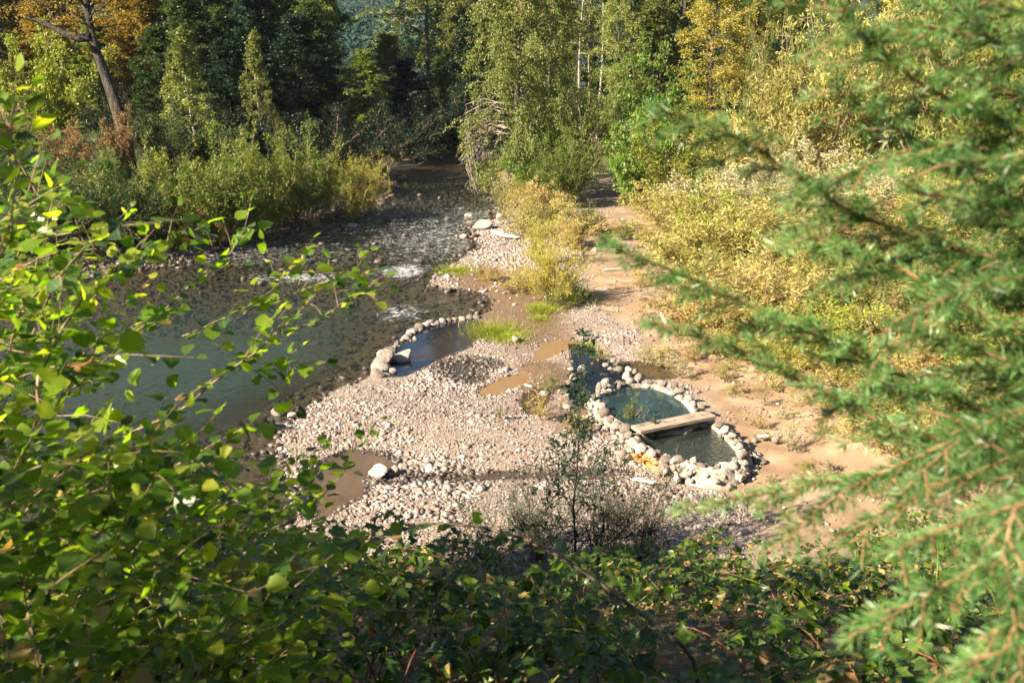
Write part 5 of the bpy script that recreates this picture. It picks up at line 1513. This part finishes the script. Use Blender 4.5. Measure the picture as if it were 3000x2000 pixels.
# --- brambles over the bank
def bramble(x, y, label, rad, ncane, r, nobj, hmax, size=(.055, .105), dry=.08, fore=.2):
    b = np.array([x, y, tz(x, y)])
    ro = root('bramble', tuple(b), label, 'bramble', 'brambles on the bank')
    A, A2 = Acc(), Acc()
    Pl, Dl, Nl, Sl = [], [], [], []
    for c in range(ncane):
        a = r.uniform(0, 6.28); rr = rad * r.uniform(.3, 1.25); h = hmax * r.uniform(.45, 1.1)
        s0 = b + np.array([r.normal(0, rad * .35), r.normal(0, rad * .35), 0]); s0[2] = tz(s0[0], s0[1]) - .03
        e = s0 + np.array([math.cos(a) * rr, math.sin(a) * rr, 0]); e[2] = tz(e[0], e[1]) + h * r.uniform(.2, .8)
        m1 = s0 * .7 + e * .3; m1[2] = max(s0[2], e[2]) * .5 + s0[2] * .5 + h * .8
        m2 = s0 * .35 + e * .65; m2[2] = (s0[2] + e[2]) / 2 + h * .75
        ctrl = np.array([s0, m1, m2, e])
        t = np.linspace(0, 1, 12)[:, None]
        P = (1 - t) ** 3 * ctrl[0] + 3 * (1 - t) ** 2 * t * ctrl[1] + 3 * (1 - t) * t ** 2 * ctrl[2] + t ** 3 * ctrl[3]
        L = np.linalg.norm(np.diff(P, axis=0), axis=1).sum()
        V, Q = tubes((P - b)[None], np.linspace(.0055, .002, 12)[None], 5)
        link('cane', make_mesh('cane', V, Q, M['cane'] if r.random() < .6 else M['cane_green'], smooth=True), ro)
        n = max(3, int(L / .075))
        s = np.linspace(.12, 1, n)
        p, d = interp(np.repeat(P[None], n, 0), s)
        side = nrm(np.cross(d, np.array([0, 0, 1.]))) * np.where(np.arange(n) % 2 == 0, 1, -1)[:, None]
        pd = nrm(side + d * .4 + r.normal(0, .35, (n, 3)))
        q = p + pd * r.uniform(.03, .09, n)[:, None]
        S = r.uniform(*size, n)
        nn = nrm(np.array([0, -.15, 1.]) + r.normal(0, .4, (n, 3)))
        for ang in (0, 1.15, -1.15):
            sd = np.cross(nn, pd)
            D = pd * math.cos(ang) + sd * math.sin(ang)
            Pl.append(q); Dl.append(D + r.normal(0, .12, (n, 3))); Nl.append(nn + r.normal(0, .15, (n, 3))); Sl.append(S * (1 if ang == 0 else .8))
    R, P = leaf_frames(*map(np.concatenate, (Pl, Dl, Nl, Sl)))
    foliage(ro, 'ovate', ['bramble', 'bramble_dry', 'fore'], R, P, nobj, r, [1 - dry - fore, dry, fore])
    return len(P)


r = np.random.default_rng(202)
tot = 0
for x, y, rad, nc, nobj, h, lab in [
    (-1.3, 3.7, .8, 16, 40, .9, 'nearest bramble at the lower left corner'), (-.2, 4.1, .8, 16, 40, .75, 'bramble at bottom left of centre'), (.8, 4.3, .8, 15, 40, .6, 'bramble with dry leaves at bottom centre'),
    (1.7, 4.0, .8, 15, 40, .6, 'bramble under the drooping fir twigs at bottom right'), (2.6, 4.6, .8, 13, 30, .7, 'bramble in the lower right corner'),
    (-2.4, 5.2, 1.0, 18, 30, 1.0, 'bramble beneath the shrub at the left edge'), (-.9, 5.8, 1.0, 18, 30, .9, 'bramble below the tip of the gravel bar'), (.6, 6.2, 1.0, 16, 30, .8, 'bramble in the shade below the sapling'),
    (2.2, 6.4, 1.0, 16, 30, .8, 'bramble right of the arching dark cane'), (3.6, 6.8, 1.0, 14, 20, .9, 'bramble behind the lower fir branches'),
    (-3.6, 7.5, 1.3, 18, 20, 1.1, 'bramble on the left bank above the river'), (-1.6, 8.4, 1.3, 20, 25, 1.1, 'bramble left of the sapling on mid slope'), (.6, 8.8, 1.3, 18, 25, .9, 'bramble on mid slope below the sapling'),
    (2.7, 9.2, 1.3, 18, 25, .9, 'bramble on mid slope below the basins'), (4.8, 9.6, 1.4, 16, 15, 1.0, 'bramble on mid slope under the fir'),
    (-3.8, 11.5, 1.7, 20, 15, 1.3, 'bramble low on the left slope by the inlet'), (-1.0, 12.5, 1.7, 22, 20, 1.2, 'bramble low on the slope before the gravel'), (2.0, 12.6, 1.6, 18, 15, 1.0, 'bramble low on the slope beneath the basins'),
    (5.2, 13.2, 1.8, 20, 15, 1.2, 'bramble at the foot of slope right of the basins'), (8.0, 14.0, 1.9, 18, 10, 1.3, 'bramble at the foot of slope under the right fir')]:
    tot += bramble(x, y, lab, rad, nc, r, nobj, h)
print('bramble leaves', tot)
# the long arching dark cane
r = np.random.default_rng(203)
cb = at(1640, 1600, 4.3); cb[2] = tz(cb[0], cb[1])
lc = root('arching_cane', tuple(cb), 'long dark cane arching across the lower centre', 'bramble')
P, L = resample([cb, at(1590, 1500, 4.3), at(1450, 1390, 4.4), at(1300, 1285, 4.5), at(1200, 1235, 4.6), at(1100, 1208, 4.7), at(980, 1200, 4.8), at(860, 1235, 4.9), at(760, 1300, 5.0)], 30)
V, Q = tubes((P - cb)[None], np.linspace(.011, .004, 30)[None], 6)
link('cane', make_mesh('cane', V, Q, M['bark'], smooth=True), lc)
p, d, nn, s = shoot_leaves(P, L, r, .06, .10, start=.2)
R_, P_ = leaf_frames(p, d, nn, s)
foliage(lc, 'ovate', ['bramble', 'fore'], R_, P_, 60, r, [.8, .2])
# leaf litter on the bank
x, y, z, dw = scatter(14000, (-8, 9), (1.5, 16.5), lambda x, y, z, dw: dw > .3)
n = len(x)
V, F = cards(np.stack([x, y, z + rng.uniform(0, .08, n)], 1), nrm(rng.normal(size=(n, 3)) * np.array([1, 1, .3])), nrm(rng.normal(size=(n, 3)) * .5 + np.array([0, 0, 1.])), rng.uniform(.04, .09, n), rng.uniform(.025, .05, n))
tag(link('leaf_litter', make_mesh('leaf_litter', V, F, LM['bramble_dry'], np.repeat(rng.random(n), 2))), 'fallen brown leaves on the shaded bank', 'leaf litter', kind='stuff')

x, y, z, dw = scatter(5200, (-6, 11), (18, 45), lambda x, y, z, dw: (dw > .1) & (rng.random(x.size) < .35 + .5 * (x > 4)))
n = len(x)
V, F = cards(np.stack([x, y, z + .012], 1), nrm(rng.normal(size=(n, 3)) * np.array([1, 1, .12])), nrm(rng.normal(size=(n, 3)) * .35 + np.array([0, 0, 1.])), rng.uniform(.03, .12, n), rng.uniform(.008, .03, n))
tag(link('debris', make_mesh('debris', V, F, LM['straw'], np.repeat(rng.random(n), 2))), 'dry leaves and twigs strewn on the sand and gravel', 'debris', kind='stuff')
x, y, z, dw = scatter(9000, (4.2, 12), (18.5, 44), lambda x, y, z, dw: (dw > .1) & (rng.random(x.size) < sstep(.42, .6, fbm(x * .9, y * .9, 87))))
sz = np.clip(rng.lognormal(math.log(.022), .5, len(x)), .01, .09)
tag(stones_stuff('pebbles', np.stack([x, y, z + sz * .2], 1), sz, M['gravel']), 'scattered pebbles on the sandy ground right of the basins', 'pebbles', kind='stuff')

# ------------------------------------------------------------------ fir on the right
r = np.random.default_rng(303)
fb = np.array([2.0, 2.15, tz(2.0, 2.15)])
fir = root('fir_tree', tuple(fb), 'fir tree whose soft green needled branches fill the right foreground', 'tree')
TT = np.stack([np.linspace(0, .1, 10), np.zeros(10), np.linspace(-.1, 7.5, 10)], 1)
V, Q = tubes(TT[None], np.linspace(.11, .04, 10)[None], 12)
link('trunk', make_mesh('trunk', V, Q, M['bark'], smooth=True), fir)


def needles(P, L, r, dens, nl):
    """needles along shoots: P (m,k,3)"""
    m = len(P)
    cnt = np.maximum(6, (L * dens).astype(int))
    si = np.repeat(np.arange(m), cnt)
    n = len(si)
    p, d = interp(P[si], r.random(n))
    rad = nrm(np.cross(d, nrm(r.normal(size=(n, 3)))))
    rad[:, 2] *= .7
    D = nrm(d * .75 + nrm(rad) * .9 + np.array([0, 0, .05]))
    V, F = cards(p, D, nrm(r.normal(size=(n, 3))), nl * r.uniform(.7, 1.15, n), np.full(n, .0026), .1)
    base = np.repeat(r.random(m) * .45, cnt)
    return V, F, np.repeat(np.clip(base + r.beta(2, 2.5, n) * .65, 0, 1), 2)


fir_br = [([(2330, 300, 2.6), (2150, 215, 2.55), (2040, 140, 2.5), (1900, 20, 2.45), (1840, -60, 2.4)], 1.0),
          ([(2352, 420, 2.8), (2200, 330, 2.75), (2080, 345, 2.75), (1950, 395, 2.7), (1860, 430, 2.7)], .8),
          ([(2250, 590, 2.9), (2100, 540, 2.9), (1980, 500, 2.85), (1870, 440, 2.8), (1750, 345, 2.8), (1640, 290, 2.75), (1495, 245, 2.7)], 1.05),
          ([(2352, 760, 2.7), (2200, 690, 2.7), (2080, 620, 2.7), (1930, 560, 2.7), (1830, 535, 2.7)], .9),
          ([(2300, 960, 3.0), (2150, 900, 3.0), (2000, 830, 3.0), (1850, 760, 2.95), (1700, 690, 2.9), (1560, 625, 2.9), (1400, 565, 2.85)], .9),
          ([(2352, 1080, 2.8), (2200, 1020, 2.8), (2040, 980, 2.8), (1900, 900, 2.85), (1760, 830, 2.9), (1620, 770, 2.9), (1490, 735, 2.9)], .75),
          ([(2352, 850, 2.5), (2230, 790, 2.5), (2130, 770, 2.5), (2040, 800, 2.5)], .8),
          ([(2352, 1140, 2.2), (2230, 1190, 2.2), (2130, 1230, 2.15), (2060, 1265, 2.1)], .85),
          ([(2352, 1230, 2.1), (2230, 1310, 2.1), (2120, 1370, 2.1), (2000, 1440, 2.05)], .85),
          ([(2300, 1180, 1.9), (2308, 1300, 1.9), (2335, 1430, 1.85), (2350, 1560, 1.8)], .7),
          ([(2200, 1000, 2.7), (2080, 1060, 2.7), (1960, 1110, 2.7), (1850, 1190, 2.65), (1790, 1250, 2.6)], .75),
          ([(2250, 1050, 2.9), (2050, 1090, 2.9), (1880, 1110, 2.9), (1700, 1140, 2.9), (1560, 1165, 2.9)], .75),
          ([(2352, 120, 2.6), (2230, 70, 2.6), (2120, 60, 2.55), (1990, 90, 2.5)], .85),
          ([(2352, 30, 2.3), (2250, 0, 2.3), (2120, -40, 2.3)], .85),
          ([(2400, 520, 2.3), (2300, 480, 2.3), (2180, 450, 2.3), (2080, 440, 2.3)], .85),
          ([(2400, 640, 2.4), (2280, 640, 2.4), (2150, 690, 2.4), (2050, 740, 2.4)], .85),
          ([(2400, 930, 2.4), (2300, 950, 2.4), (2200, 1010, 2.35), (2110, 1090, 2.3)], .85),
          ([(2400, 1380, 2.0), (2320, 1420, 2.0), (2250, 1480, 2.0), (2200, 1560, 1.95)], .7),
          ([(2400, 480, 3.2), (2250, 420, 3.2), (2120, 330, 3.2), (2000, 260, 3.15), (1900, 190, 3.1)], .9),
          ([(2400, 700, 3.2), (2280, 610, 3.2), (2150, 560, 3.2), (2000, 610, 3.2), (1900, 650, 3.15)], .9),
          ([(2400, 880, 3.2), (2250, 850, 3.2), (2120, 860, 3.2), (1990, 890, 3.2), (1900, 950, 3.2)], .9),
          ([(2400, 1010, 2.6), (2280, 1070, 2.6), (2160, 1110, 2.6), (2040, 1170, 2.6), (1950, 1250, 2.55)], .85),
          ([(2400, 330, 2.2), (2330, 360, 2.2), (2240, 390, 2.2), (2160, 380, 2.2)], .8),
          ([(2400, 1100, 2.1), (2340, 1060, 2.1), (2260, 1010, 2.1), (2200, 960, 2.1)], .8),
          ([(2400, 1500, 1.9), (2350, 1480, 1.9), (2280, 1500, 1.9), (2200, 1530, 1.9)], .6),
          ([(2400, 100, 3.3), (2250, 60, 3.3), (2080, 0, 3.3)], .9),
          ([(2400, 240, 2.9), (2280, 200, 2.9), (2160, 150, 2.9), (2060, 60, 2.9)], .85)]
tipsum = 0
for pts, sc in fir_br:
    W = [at(a_, b_, c_ * .66) for a_, b_, c_ in pts]
    zt = W[0][2]
    W = [np.array([fb[0] + .05, fb[1], zt - .12])] + W
    P, L = resample(W, 26)
    b0 = P[0].copy()
    br = link('branch', None, None) if False else None
    A = Acc()
    V, Q = tubes((P - fb)[None], np.linspace(.008, .0016, 26)[None], 6); A.add(V, Q)
    SH, SL = [], []
    nlat = int(L / .036)
    for k in range(nlat):
        s = .12 + .88 * (k + r.random()) / nlat
        q, d = interp(P[None], np.array([s])); q, d = q[0], d[0]
        side = nrm(np.cross(d, np.array([0, .35, 1.]))) * (1 if k % 2 else -1)
        ll = sc * (.34 * (1.02 - s) + .075) * r.uniform(.6, 1.15)
        dv = nrm(d * .75 + side * .75 + r.normal(0, .16, 3) + np.array([0, 0, -.12]))
        t6 = np.linspace(0, 1, 6)[:, None]
        PP = q + dv * ll * t6 + np.array([0, 0, -.16]) * ll * t6 ** 2
        SH.append(PP); SL.append(ll)
        for j in range(int(ll / .04)):
            s2 = r.uniform(.15, .9); q2, d2 = interp(PP[None], np.array([s2])); q2, d2 = q2[0], d2[0]
            sd2 = nrm(np.cross(d2, np.array([0, .35, 1.]))) * (1 if j % 2 else -1)
            l2 = ll * .42 * (1.1 - s2) * r.uniform(.6, 1.2)
            dv2 = nrm(d2 * .75 + sd2 * .7 + r.normal(0, .2, 3) + np.array([0, 0, -.1]))
            SH.append(q2 + dv2 * l2 * t6 + np.array([0, 0, -.12]) * l2 * t6 ** 2); SL.append(l2)
    # the leader itself carries needles on its outer half
    Pl, _ = resample(P[15:], 6)
    SH.append(Pl); SL.append(L * .42)
    Pl, _ = resample(P[6:16], 6)
    SH.append(Pl); SL.append(L * .38)
    SH = np.array(SH); SL = np.array(SL)
    V, Q = tubes(SH - fb, np.full((len(SH), 6), .0017) * np.linspace(1.2, .6, 6), 4); A.add(V, Q)
    bo = link('branch', A.mesh('branch', M['fir_twig'], True), fir)
    V, F, a = needles(SH - fb, SL, r, 680, .028)
    tipsum += len(F)
    tag(link('needles', make_mesh('needles', V, F, LM['needle'], a), bo), kind='stuff')
print('needle faces', tipsum)
# brown bud on the second branch
bud = make_mesh('bud', rock_verts(ICO2[0], r, .2) * np.array([.011, .010, .010]), ICO2[1], M['fir_twig'], smooth=True)
link('bud', bud, fir, tuple(at(1752, 347, 1.84) - fb))

# ------------------------------------------------------------------ thin valley haze
hm, hnt, hout = new_mat('haze_air')
pv = N(hnt, 'ShaderNodeVolumePrincipled')
pv.inputs['Color'].default_value = (.72, .84, 1.0, 1)
pv.inputs['Density'].default_value = .00007
pv.inputs['Anisotropy'].default_value = 0
hnt.links.new(pv.outputs[0], hout.inputs['Volume'])
x0, x1, y0, y1, z0, z1 = -910, 910, -310, 1410, -3.5, 175
HV = np.array([[x, y, z] for x in (x0, x1) for y in (y0, y1) for z in (z0, z1)], float)
HF = np.array([[0, 1, 3, 2], [4, 6, 7, 5], [0, 4, 5, 1], [2, 3, 7, 6], [0, 2, 6, 4], [1, 5, 7, 3]])
tag(link('haze', make_mesh('haze', HV, HF, hm)), 'thin bluish valley haze', 'haze', kind='stuff')

print('mesh triangles', sum(len(m.loop_triangles) if m.loop_triangles else sum(len(p.vertices) - 2 for p in m.polygons) for m in bpy.data.meshes if m.users))
